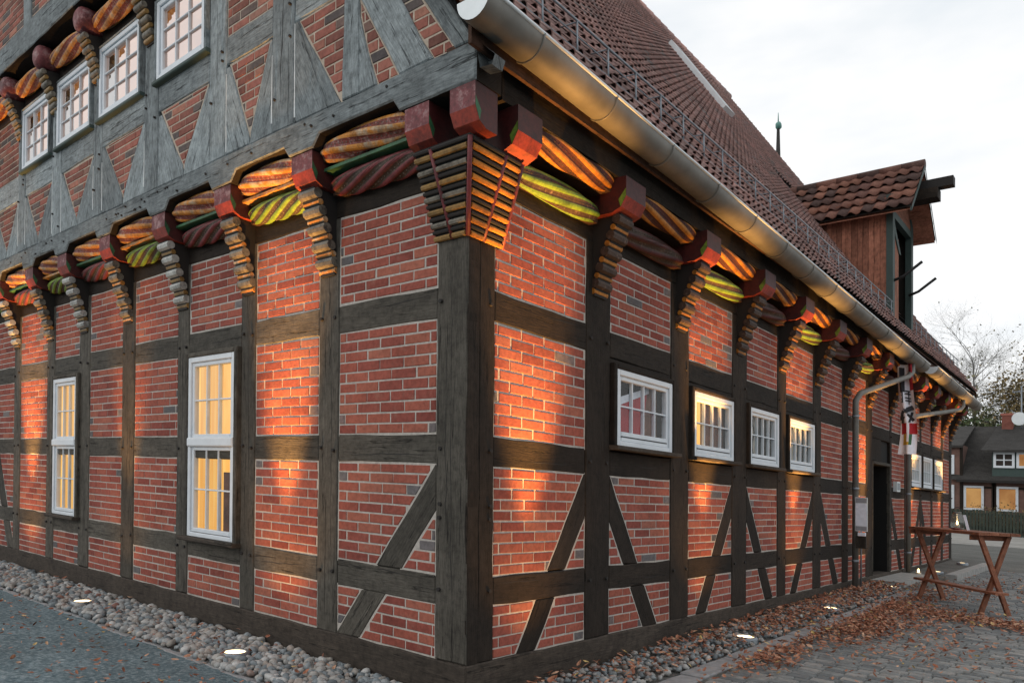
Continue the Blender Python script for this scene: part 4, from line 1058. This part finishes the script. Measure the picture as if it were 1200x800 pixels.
def pebbles(bed, N, xr, yr, smin, smax, nbig, hmax=.03):
    L = []
    for _ in range(N):
        r = smin + (smax - smin)*rng.random()**1.6; p = np.array((rng.uniform(*xr), rng.uniform(*yr), 0.)); p[2] = ground_z(p[1]) + .006 + r*.35 + rng.random()*hmax
        if any(math.hypot(p[0] - lx, p[1] - ly) < .125 + r for lx, ly in LAMPS): continue
        L.append((rotm() @ np.diag((r, r*rng.uniform(.62, .95), r*rng.uniform(.5, .72))), p, r))
    def key(q):
        P_ = pix(q[1]); return 0 if not P_ or not (0 < P_[0] < 1200 and 0 < P_[1] < 800) else q[2]/P_[2]
    L.sort(key=key, reverse=True)
    prot = []
    for k in range(10):
        mb = MB(); A = rotm() @ np.diag((1, rng.uniform(.65, .95), rng.uniform(.5, .72)))
        mb.add([tuple(A @ v) for v in IV2], IF2, 'pebble', rng.random(), None, True); o = mb.build('pebble', None, origin=(0, 0, 0)); prot.append(o.data); bpy.data.objects.remove(o)
    for R_, p, r in L[:nbig]:
        o = link('pebble', random.choice(prot), S(p), bed); o.scale = (r, r, r); o.rotation_euler = (0, 0, rng.uniform(0, 6.28))
    np_mesh('pebbles', IV2 if nbig else IV, IF2 if nbig else IF, [(a, b) for a, b, c in L[nbig:]], 'pebble', rng.random(len(L) - nbig), bed, 'stuff')
WLOC['pebble_strip'] = WLOC[bedL.name]
pebbles(bedL, 4100, (-11.5, -.45), (-.765, -.03), .024, .054, 240)
pebbles(bedR, 1900, (.05, .65), (.1, 10.5), .022, .045, 0)
# fallen leaves
LV = [(-.5, 0, .10), (-.22, -.24, .02), (0, 0, -.04), (.25, -.20, .06), (.55, 0, .12), (.22, .24, .10), (-.25, .22, .14)]
LF = [(0, 1, 2), (1, 3, 4, 2), (2, 4, 5), (2, 5, 6, 0)]
lv, lt = [], []
def leaf(x_, y_, h=0., s=None):
    if any(math.hypot(x_ - lx, y_ - ly) < .17 for lx, ly in LAMPS): return
    if .65 < x_ < .89 and 2.4 < y_ < 9.3 and random.random() < .72: return
    s = s or random.uniform(.038, .08); a = rotm() @ np.diag((s, s*random.uniform(.7, 1), s*random.choice((1, 1.4, -.8))))
    lv.append((a, np.array((x_, y_, ground_z(y_) + .028 + h + random.random()*.03)))); lt.append(min(1, max(0, random.gauss(.45, .26))))
for _ in range(2300):
    yy = random.uniform(.2, 10.5); dens = .35 + .65*min(1, max(0, (yy - 1.2)/4))
    if random.random() < dens: leaf(random.uniform(.06, .66), yy, .05)
def blob(n, cx0, cy0, sx_, sy_, rot=0.):
    for _ in range(n):
        a, b = random.gauss(0, 1)*sx_, random.gauss(0, 1)*sy_
        x_, y_ = cx0 + a*math.cos(rot) - b*math.sin(rot), cy0 + a*math.sin(rot) + b*math.cos(rot)
        if x_ > .62: leaf(x_, y_, random.random()*.03)
blob(1400, 1.15, 5.6, .28, .8, -.1); blob(1000, 1.0, 7.6, .28, .9); blob(420, 1.0, 3.2, .16, .5); blob(800, 1.9, 7.5, .55, .28, -.25); blob(330, 2.7, 7.3, .5, .16, -.35); blob(350, 1.0, 9.6, .3, .8); blob(260, 1.6, 11.6, .6, 1.3)
blob(300, 1.9, 5.0, .5, .9)
for _ in range(430): leaf(random.uniform(.9, 5), random.uniform(2, 14))
for _ in range(1300): leaf(random.uniform(-11, .3), random.uniform(-3.2, -.78), 0, random.uniform(.034, .066))
for _ in range(70): leaf(random.uniform(-9, -.6), random.uniform(-.7, -.05), .05)
np_mesh('fallen_leaves', LV, LF, lv, 'leaf', lt, None, 'stuff', False)

# ------------------------------------------------------------------ ground lights
WARM = (1.0, .47, .115)
def uplight(x_, y_, label, tilt, e=3000., spot=29):
    z = ground_z(y_) + .05
    r = thing('ground_light', (x_, y_, z - .04), label, 'ground light', 'lit ground lights set along the foot of the house')
    mb = MB(); n = 20
    V = [(x_ + q*math.cos(2*math.pi*k/n), y_ + q*math.sin(2*math.pi*k/n), z + h) for q, h in ((.125, -.05), (.125, .0), (.115, .012), (.092, .012), (.09, .002)) for k in range(n)]
    mb.add(V, [(j*n + k, j*n + (k + 1) % n, (j + 1)*n + (k + 1) % n, (j + 1)*n + k) for j in range(4) for k in range(n)], 'steel', None, None, True); mb.build('rim', r)
    mb = MB(); mb.add([(x_ + .0905*math.cos(2*math.pi*k/n), y_ + .0905*math.sin(2*math.pi*k/n), z + .004) for k in range(n)], [tuple(range(n))], 'lens'); mb.build('lens', r)
    ld = bpy.data.lights.new('ground_lamp', 'SPOT'); ld.energy = e; ld.color = WARM; ld.spot_size = math.radians(spot); ld.spot_blend = 1.0; ld.shadow_soft_size = .05
    lo = bpy.data.objects.new('ground_lamp', ld); col.objects.link(lo); lo.parent = r
    wl = S((x_, y_, z + .03)); lo.location = wl - WLOC[r.name]
    lo.rotation_euler = Vector((-tilt[0], -tilt[1], -tilt[2])).to_track_quat('Z', 'Y').to_euler()
    l2 = ld.copy(); l2.energy = e*.03; l2.spot_size = math.radians(100)     # the reflector's wide spill
    q2 = lo.copy(); q2.data = l2; col.objects.link(q2)
for x_, lb in ((-2.24, 'glowing round ground light in the pebbles between the tall left window and the corner'), (-5.48, 'glowing ground light in the pebbles between the two tall windows'), (-8.68, 'glowing ground light in the pebbles at the left edge, beyond the far tall window')):
    uplight(x_, -.49, lb, (0, .135, 1), 1000. if x_ == -5.48 else 3000.)
for y_, lb in ((.72, 'ground light shining up at the brick panel right of the corner post'), (3.85, 'glowing ground light in the leaves below the second small window of the right wall'), (6.75, 'glowing ground light in the leaves just before the first downpipe'),
               (10.2, 'glowing ground light in front of the dark doorway step'), (13.95, 'glowing ground light just past the second downpipe, seen between the table legs'), (17.0, 'glowing ground light near the far end of the right wall')):
    uplight(.49, y_, lb, (-.135, 0, 1))

# ------------------------------------------------------------------ things in the yard
def candle(x_, y_, label):
    z = ground_z(y_); t = thing('candle', (x_, y_, z), label, 'candle')
    mb = MB(); mb.tube([(x_, y_, z), (x_, y_, z + .09)], .05, 'cream_cloth', 12); mb.build('wax', t)
    mb = MB(); mb.tube([(x_, y_, z + .09), (x_, y_, z + .13), (x_, y_, z + .17)], [.016, .02, .004], 'flame', 8); mb.build('flame', t)
candle(.34, 12.95, 'lit candle on the ground beside the foot of the second downpipe')
# standing table: top on two X-shaped trestles with a foot board
pa, pb = Vector((1.24, 9.31, 0)), Vector((2.19, 8.38, 0))
ax = (pb - pa).normalized(); nx = Vector((-ax.y, ax.x, 0)); 
if nx.y < 0: nx = -nx
zb = .185; TH = 1.30
tab = thing('standing_table', ((pa.x + pb.x)/2, (pa.y + pb.y)/2, zb), 'high brown wooden table on crossed legs standing on the paved yard', 'table')
def obox(mb, o, a, b, c, mat):      # oriented box from corner o with edge vectors
    o, a, b, c = map(Vector, (o, a, b, c)); V = [o + a*i + b*j + c*k for i in (0, 1) for j in (0, 1) for k in (0, 1)]
    la, lb_, lc = a.length, b.length, c.length; L = [la, lb_, lc]; g = L.index(max(L)); uv = []
    for i in (0, 1):
        for j in (0, 1):
            for k in (0, 1):
                q = [i*la, j*lb_, k*lc]; uv.append((q[g], sum(q) - q[g]))
    mb.add(V, [(0, 1, 3, 2), (4, 6, 7, 5), (0, 4, 5, 1), (2, 3, 7, 6), (0, 2, 6, 4), (1, 5, 7, 3)], mat, None, uv)
def strut(mb, p, q, wd, th, side, mat):
    p, q = Vector(p), Vector(q); d = (q - p); s = Vector(side).normalized()*th; n_ = d.cross(s).normalized()*wd
    obox(mb, p - s/2 - n_/2, d, s, n_, mat)
for k in range(4):
    mb = MB(); o = pa - ax*.10 + nx*(-.31 + k*.158) + Vector((0, 0, TH + random.uniform(-.002, .002))); obox(mb, o, ax*((pb - pa).length + .20), nx*.15, (0, 0, .04), 'table_wood'); mb.build('plank', tab)
for p in (pa, pb):
    for s in (-1, 1):
        mb = MB(); q = p + ax*(.024*s); z_ = ground_z(p.y); strut(mb, q + nx*.20*s + Vector((0, 0, z_)), q - nx*.24*s + Vector((0, 0, TH - .001)), .062, .042, ax, 'table_wood'); mb.build('leg', tab)
    mb = MB(); obox(mb, p - ax*.11 - nx*.29 + Vector((0, 0, TH - .075)), ax*.04, nx*.58, (0, 0, .07), 'table_wood'); mb.build('batten', tab)
mb = MB(); obox(mb, pa - ax*.2 - nx*.16 + Vector((0, 0, .50)), ax*((pb - pa).length + .42), nx*.20, (0, 0, .032), 'table_wood'); mb.build('foot_board', tab)
# lantern on the table
lp = pa + ax*.52 + nx*.05; lz = TH + .042
lan = thing('lantern', (lp.x, lp.y, lz), 'glass lantern with a burning candle on the high wooden table', 'lantern')
mb = MB(); mb.tube([(lp.x, lp.y, lz), (lp.x, lp.y, lz + .02)], .09, 'zinc', 14); mb.build('base', lan)
mb = MB(); mb.tube([(lp.x, lp.y, lz + .02), (lp.x, lp.y, lz + .05), (lp.x, lp.y, lz + .18), (lp.x, lp.y, lz + .235)], [.08, .09, .09, .055], 'glass', 16, False); mb.build('glass', lan)
mb = MB(); mb.tube([(lp.x, lp.y, lz + .23), (lp.x, lp.y, lz + .26)], .055, 'zinc', 14); mb.tube([Vector((lp.x, lp.y, lz + .25)) + r2*(.07*math.cos(a)) + Vector((0, 0, .08*math.sin(a))) for a in [math.pi*i/10 for i in range(11)]], .005, 'iron', 5); mb.build('lid', lan)
mb = MB(); mb.tube([(lp.x, lp.y, lz + .02), (lp.x, lp.y, lz + .07)], .035, 'cream_cloth', 10); mb.tube([(lp.x, lp.y, lz + .07), (lp.x, lp.y, lz + .10), (lp.x, lp.y, lz + .13)], [.012, .015, .003], 'flame', 8); mb.build('candle', lan)
cp = pa + ax*.82
mb = MB(); strut(mb, (cp.x, cp.y, lz), (cp.x - .05, cp.y, lz + .22), .035, .012, (0, 1, 0), 'white_cloth'); tag(mb.build('menu_card', None), 'narrow white card leaning upright on the high wooden table, right of the lantern', 'card')
mb = MB(); c2 = pa + ax*.70 - nx*.1; mb.tube([(c2.x, c2.y, lz - .0), (c2.x, c2.y, lz + .025)], [.05, .06], 'maroon', 12); tag(mb.build('dish', None), 'small dark red dish on the high wooden table', 'dish')
# timber lying on the ground behind the table
mb = MB(); obox(mb, (.86, 12.7, ground_z(12.8) + .01), (.1, 3.9, .05), (.2, 0, 0), (0, 0, .12), 'stone'); tag(mb.build('stone_slab', None), 'pale flat stone edging lying in the leaves behind the high table', 'stone slab')
# notice board on a thin post beside the downpipe
ny, nx_ = 9.28, .22
nb = thing('notice_board', (nx_, ny, ground_z(ny)), 'white notice board on a thin post between the first downpipe and the doorway', 'notice board')
mb = MB(); mb.tube([(nx_, ny, ground_z(ny)), (nx_, ny, 1.75)], .014, 'steel', 8); mb.build('post', nb)
mb = MB(); mb.box((nx_ - .09, ny - .022, 1.20), (nx_ + .10, ny + .0, 1.76), 'zinc_pale'); mb.build('panel', nb)
mb = MB(); mb.box((nx_ - .08, ny - .027, 1.29), (nx_ + .09, ny - .0225, 1.66), 'white_cloth'); mb.build('paper', nb)
mb = MB()
for z0, z1, c in ((1.67, 1.745, 'grey_print'), (1.215, 1.28, 'grey_print')): mb.box((nx_ - .08, ny - .0265, z0), (nx_ + .09, ny - .0225, z1), c)
mb.build('printed_band', nb)
mb = MB(); mb.box((nx_ - .07, ny - .03, .92), (nx_ + .08, ny + .02, 1.12), 'oak_sill'); mb.box((nx_ - .04, ny - .05, 1.125), (nx_ + .07, ny + .02, 1.18), 'white_cloth'); mb.build('leaflet_box', nb)
# wall lamp plate right of the door
mb = MB(); mb.box((.0, 12.38, 1.93), (.07, 12.66, 2.13), 'zinc_pale'); mb.box((.0705, 12.42, 1.96), (.075, 12.62, 2.10), 'steel'); tag(mb.build('intercom', None), 'small grey metal box on the brick right of the dark doorway', 'wall box')
# banner hanging from the eave
def banner():
    x0, x1, y_, z0, z1 = .29, .54, 11.55, 2.62, 4.36
    t = thing('banner', (.43, y_, z1), 'narrow white banner with black and red print hanging from the eave by the doorway', 'banner')
    def F(s, v): return (x0 + (x1 - x0)*s + .03*math.sin(v*5) + (.05*(s - .5)*(1 - v)), y_ + .06*math.sin(s*8 + v*4) + .02*math.sin(v*9), z0 + (z1 - z0)*v)
    nu, nv = 14, 60
    def region(s, v):
        if v > .965: return 'black_cloth'
        if s > .68 and v > .68: return 'red_cloth'
        if .15 < s < .45 and .66 < v < .93: return 'black_cloth'
        if .10 < v < .33: 
            if abs(s - .5) < .10 and v > .14: return 'white_cloth'
            if v < .215: return 'yellow_cloth' if .18 < s < .6 else ('green' if .6 <= s < .72 else 'white_cloth')
            return 'red_cloth' if s > .08 else 'white_cloth'
        return 'white_cloth'
    mb = MB(); V = [F(i/nu, j/nv) for j in range(nv + 1) for i in range(nu + 1)]; N = nu + 1
    Fs = [(j*N + i, j*N + i + 1, (j + 1)*N + i + 1, (j + 1)*N + i) for j in range(nv) for i in range(nu)]
    mb.add(V, Fs, [region((i + .5)/nu, (j + .5)/nv) for j in range(nv) for i in range(nu)], None, None, True); mb.build('cloth', t)
    # brush lettering: slanting strokes
    mb = MB()
    def st(pts, w_):
        for a, b in zip(pts[:-1], pts[1:]):
            pa_, pb_ = Vector(F(*a)), Vector(F(*b)); pa_.y -= .012; pb_.y -= .012; d = (pb_ - pa_); q = Vector((-d.z, 0, d.x)).normalized()*w_
            mb.add([pa_ - q, pb_ - q, pb_ + q, pa_ + q], [(0, 1, 2, 3)], 'black_cloth')
    for v in (.66, .63, .585, .555): st([(.2, v), (.45, v + .02), (.75, v + .01)], .012)
    st([(.3, .68), (.28, .55)], .01); st([(.62, .67), (.6, .53)], .01)
    st([(.15, .36), (.35, .46), (.85, .50)], .045); st([(.12, .44), (.5, .42), (.8, .36)], .03); st([(.2, .33), (.3, .40)], .035); st([(.55, .34), (.72, .45)], .03)
    mb.build('lettering', t)
    mb = MB(); mb.tube([(x0 - .05, y_, z1 + .01), (x1 + .05, y_, z1 + .01)], .012, 'iron', 6); mb.build('rod', t)
banner()

# ------------------------------------------------------------------ far house, fence, trees
FY = 45.; gz = .33
fh = thing('far_house', (0, FY, gz), 'distant half-timbered brick house with grey roof and lit white windows behind the fence', 'house')
def fp(nm, f, **k):
    b_ = MB(); f(b_); return b_.build(nm, fh, **k)
HX0, HX1 = -4.35, 9.
fp('wall', lambda m_: m_.box((HX0, FY, gz), (HX1, FY + 8, 3.5), 'brick_far'))
fp('cross_gable', lambda m_: m_.box((-5.6, FY - .12, gz), (-3.84, FY + 6, 5.3), 'brick_far'))
fp('cross_gable_roof', lambda m_: m_.add([(-5.9, FY - .4, 5.1), (-3.72, FY - .4, 5.1), (-3.72, FY + 4, 6.72), (-5.9, FY + 4, 6.68), (-5.9, FY - .4, 5.22), (-3.72, FY - .4, 5.22)], [(0, 1, 2, 3), (0, 1, 5, 4), (4, 5, 2, 3)], 'thatch'))
def froof(m_):
    for s in (-1, 1):
        ye = FY + 4 + s*4.5; V = []
        for i in range(24):
            xx = HX0 - .05 + (HX1 + .3 - HX0 + .05)*i/23
            for j in range(8):
                q = j/7; V.append((xx, ye + (FY + 4 - ye)*q, 3.28 + 3.4*q + random.uniform(-.02, .02)))
        m_.add(V, [(i*8 + j, i*8 + j + 1, (i + 1)*8 + j + 1, (i + 1)*8 + j) for i in range(23) for j in range(7)], 'thatch')
    m_.box((HX0 + .35, FY - .55, 3.16), (HX1, FY - .48, 3.30), 'black_wood')
fp('roof', froof)
for xx in (-4.62, -3.83, -2.32, -2.25, -.75, .55, 1.8, 3.2, 5): fp('post', lambda m_: m_.box((xx - .07, FY - .16 if xx < -3 else FY - .05, gz), (xx + .07, FY + .02, 5.2 if xx < -3 else 3.3), 'oak_dark'))
for z in (gz + .25, 1.35, 2.9): fp('rail', lambda m_: m_.box((HX0, FY - .04, z - .06), (HX1, FY + .01, z + .06), 'oak_dark'))
fp('brace', lambda m_: strut(m_, (-.85, FY - .03, 2.85), (-.15, FY - .03, .6), .13, .06, (0, 1, 0), 'oak_dark'))
def fwin(x0, x1, z0, z1, mat, y_=FY, bars=0, vb=1):
    b_ = MB(); f = .12
    for a in ((x0, x0 + f, z0, z1), (x1 - f, x1, z0, z1), (x0 + f, x1 - f, z1 - f, z1), (x0 + f, x1 - f, z0, z0 + f)): b_.box((a[0], y_ - .10, a[2]), (a[1], y_ + .02, a[3]), 'white')
    for k in range(1, vb + 1): b_.box((x0 + (x1 - x0)*k/(vb + 1) - .03, y_ - .09, z0 + f), (x0 + (x1 - x0)*k/(vb + 1) + .03, y_ - .03, z1 - f), 'white')
    for k in range(1, bars + 1): b_.box((x0 + f, y_ - .085, z0 + (z1 - z0)*k/(bars + 1) - .03), (x1 - f, y_ - .035, z0 + (z1 - z0)*k/(bars + 1) + .03), 'white')
    o = b_.build('window', fh); b_ = MB(); b_.add([(x0 + f, y_ - .03, z0 + f), (x1 - f, y_ - .03, z0 + f), (x1 - f, y_ - .03, z1 - f), (x0 + f, y_ - .03, z1 - f)], [(0, 1, 2, 3)], mat); b_.build('pane', o)
fwin(-3.72, -2.75, 1.62, 2.98, 'lit_far', vb=0); fwin(-2.15, -1.15, 1.62, 2.98, 'lit_far', vb=0); fwin(1., 2., 1.62, 2.98, 'dark_room')
def gw(z0, z1):
    b_ = MB(); b_.box((HX0 - .12, FY - .2, z0), (HX0 + .18, FY - .1, z1), 'white'); b_.build('window', fh)
gw(1.65, 3.0); gw(3.6, 4.7)
# long dormer
b_ = MB(); dx0, dx1, dzy = -2.35, 4.5, FY - .15
b_.box((dx0, dzy, 3.5), (dx1, dzy + .3, 5.05), 'green_wood'); dm = b_.build('dormer', fh)
b_ = MB(); V = []
for i in range(20):
    xx = dx0 - .5 + (dx1 - dx0 + 1)*i/19; e = -.5 if i == 0 else 0
    for j in range(5): V.append((xx + .35*j/4*(i == 0), dzy - .4 + j*1.0, 4.95 + e*0 + j*.42 + random.uniform(-.02, .02)))
b_.add(V, [(i*5 + j, i*5 + j + 1, (i + 1)*5 + j + 1, (i + 1)*5 + j) for i in range(19) for j in range(4)], 'thatch')
b_.add([(dx0 - .5, dzy - .4, 4.95), (dx1 + .5, dzy - .4, 4.95), (dx1 + .5, dzy - .4, 4.83), (dx0 - .5, dzy - .4, 4.83)], [(0, 1, 2, 3)], 'thatch'); b_.build('dormer_roof', dm)
b_ = MB(); b_.add([(dx0, dzy + .1, 3.4), (dx0, dzy + .1, 5.0), (dx0 - .03, dzy + 3, 5.0)], [(0, 1, 2)], 'green_wood'); b_.build('dormer_cheek', dm)
for k, xx in enumerate((-2.28, -1.22, -.16, .95)): fwin(xx, xx + .98, 4.0, 4.86, 'lit_far' if k in (1, 2) else 'dark_room', dzy, 1 if k == 0 else 0, 1)
b_ = MB(); cx0 = -2.25; b_.box((cx0, FY + 2.9, 5.6), (cx0 + .55, FY + 3.5, 7.25), 'brick_old'); b_.box((cx0 - .08, FY + 2.85, 5.5), (cx0 + .63, FY + 3.55, 6.15), 'zinc_pale'); b_.box((cx0 - .05, FY + 2.85, 7.2), (cx0 + .6, FY + 3.55, 7.32), 'brick_old'); b_.build('chimney', fh)
b_ = MB(); b_.tube([(cx0 + .95, FY + 3, 6.0), (cx0 + .95, FY + 3, 8.9)], .04, 'steel', 6); b_.tube([(cx0 + .5, FY + 3, 8.55), (cx0 + 1.35, FY + 3, 8.6)], .035, 'steel', 6); b_.build('antenna', fh)
b_ = MB(); b_.tube([(cx0 + .9, FY + 2.6, 6.95), (cx0 + .9, FY + 2.5, 6.95), (cx0 + .9, FY + 2.44, 6.95)], [.10, .30, .38], 'zinc_pale', 16); b_.build('satellite_dish', fh)
# fence in front of it
fe = thing('garden_fence', (-1, 42.6, gz), 'dark green wooden garden fence in front of the distant house', 'fence')
mb = MB(); xx = -7.
while xx < 12:
    h = 1.30 + random.uniform(-.04, .04); mb.box((xx, 42.55, gz + .03), (xx + .115, 42.58, gz + h), 'fence_wood', 2); xx += .15
mb.build('pickets', fe, kind='stuff')
for z in (.35, 1.05): mb = MB(); mb.box((-7, 42.59, gz + z), (12, 42.64, gz + z + .09), 'fence_wood'); mb.build('rail', fe)
LQ = [(-.5, -.3, 0), (.5, -.3, .08), (.5, .3, 0), (-.5, .3, -.08)]
def leaves_obj(name, pts, mat, parent, size, tints):
    L = [(rotm3()*random.uniform(.6, 1.3)*size, np.array(p)) for p in pts]
    return np_mesh(name, LQ, [(0, 1, 2, 3)], L, mat, tints, parent, None, False)
def rotm3():
    q = rng.normal(size=4); q /= np.linalg.norm(q); a, b, c, d = q
    return np.array([[a*a + b*b - c*c - d*d, 2*(b*c - a*d), 2*(b*d + a*c)], [2*(b*c + a*d), a*a - b*b + c*c - d*d, 2*(c*d - a*b)], [2*(b*d - a*c), 2*(c*d + a*b), a*a - b*b - c*c + d*d]])
def tree(x_, y_, h, rad, label, mat, nl, size, group, lean=0., bare=False, levels=4, crown0=.3, rk=.022):
    t = thing('tree', (x_, y_, gz), label, 'tree', group)
    tips = []; mb = MB()
    def grow(p, d, L, r, lv):
        pts = [p]; rs = [r]; q = Vector(p); dd = Vector(d)
        n = 4
        for i in range(n):
            dd = (dd + Vector((random.gauss(0, .12), random.gauss(0, .12), random.gauss(.03, .08)))).normalized(); q = q + dd*L/n; pts.append(q.copy()); rs.append(r*(1 - .5*(i + 1)/n))
            if lv > 0 and i >= 1:
                for _ in range(2 if lv > 1 else 3):
                    a = Vector((random.gauss(0, 1), random.gauss(0, 1), random.gauss(.25, .55))).normalized(); nd_ = (dd*.55 + a*.8).normalized()
                    grow(q, nd_, L*random.uniform(.5, .72), rs[-1]*.62, lv - 1)
        mb.tube(pts, rs, 'bark_hazed', 5 if lv < 2 else 8, False)
        if lv <= 1: tips.extend([Vector(x__) for x__ in pts[1:]])
    grow(Vector((x_, y_, gz - .2)), Vector((lean, 0, 1)), h*.55, h*rk, levels)
    mb.build('trunk', t)
    if nl:
        P_, tn = [], []
        for _ in range(nl):
            c = random.choice(tips); g_ = rad
            p = c + Vector((random.gauss(0, g_), random.gauss(0, g_), random.gauss(0, g_*.8)))
            if p.z < gz + h*crown0: continue
            P_.append(tuple(p)); tn.append(min(1, max(0, random.gauss(.5, .25))))
        leaves_obj('crown', P_, mat, t, size, tn)
G_ = 'trees behind the distant house'
tree(-4.7, 66, 14.4, .14, 'nearly bare tree with thin branches and a few leaves, against the pale sky', 'foliage_olive', 520, .14, G_, levels=5, crown0=.35, rk=.022)
tree(-7.4, 62, 11.4, .45, 'yellowing half-leafed tree showing beyond the far end of the tiled roof', 'foliage_olive', 7000, .19, G_, .0, levels=3)
tree(-3.3, 58, 8.6, .6, 'round dense green tree in front of the bare one', 'foliage', 22000, .18, G_, 0, levels=3, crown0=.15)
tree(.9, 62, 13.2, .5, 'rusty brown leafed tree at the right edge behind the chimney', 'foliage_autumn', 18000, .17, G_, 0, levels=3, crown0=.15)
tree(-6.6, 56, 7.0, .6, 'low olive green tree between the eave and the grey roof', 'foliage_olive', 15000, .17, G_, 0, levels=3, crown0=.1)
# shrub in front of the far house
sh = thing('shrub', (-2.0, 43.8, gz), 'orange brown shrub growing between the fence and the distant house', 'shrub')
mb = MB(); [mb.tube([(-2 + random.gauss(0, .1), 43.8, gz), (-2 + random.gauss(0, .9), 43.8 + random.gauss(0, .2), gz + 1.2)], [.03, .01], 'bark', 5) for _ in range(14)]; mb.build('stems', sh)
leaves_obj('foliage', [(-2.0 + random.gauss(0, .95), 43.8 + random.gauss(0, .25), gz + .35 + abs(random.gauss(.35, .36))) for _ in range(2600)], 'foliage_autumn', sh, .075, [random.random() for _ in range(2600)])
# church spire tip beyond the roof
spx, spy = -15.43, 48.
P0 = None
sp = thing('spire', (spx, spy, gz), 'slender grey spire tip with a green copper ball beyond the roof', 'spire')
mb = MB(); mb.box((spx - 1.2, spy - 1.2, gz), (spx + 1.2, spy + 1.2, 16.9), 'brick_far'); mb.build('tower', sp)
mb = MB(); mb.tube([(spx, spy, 16.9), (spx, spy, 19.4), (spx, spy, 27.6)], [1.3, .34, .10], 'thatch', 12); mb.build('cone', sp)
mb = MB(); n = 12
M['patina'] = plain('patina', (.10, .24, .21), .6)
mb.add([(spx + .24*v[0], spy + .24*v[1], 27.8 + .26*v[2]) for v in IV2], IF2, 'patina', None, None, True)
mb.tube([(spx, spy, 28.0), (spx, spy, 28.7)], [.05, .02], 'patina', 6); mb.build('ball', sp)
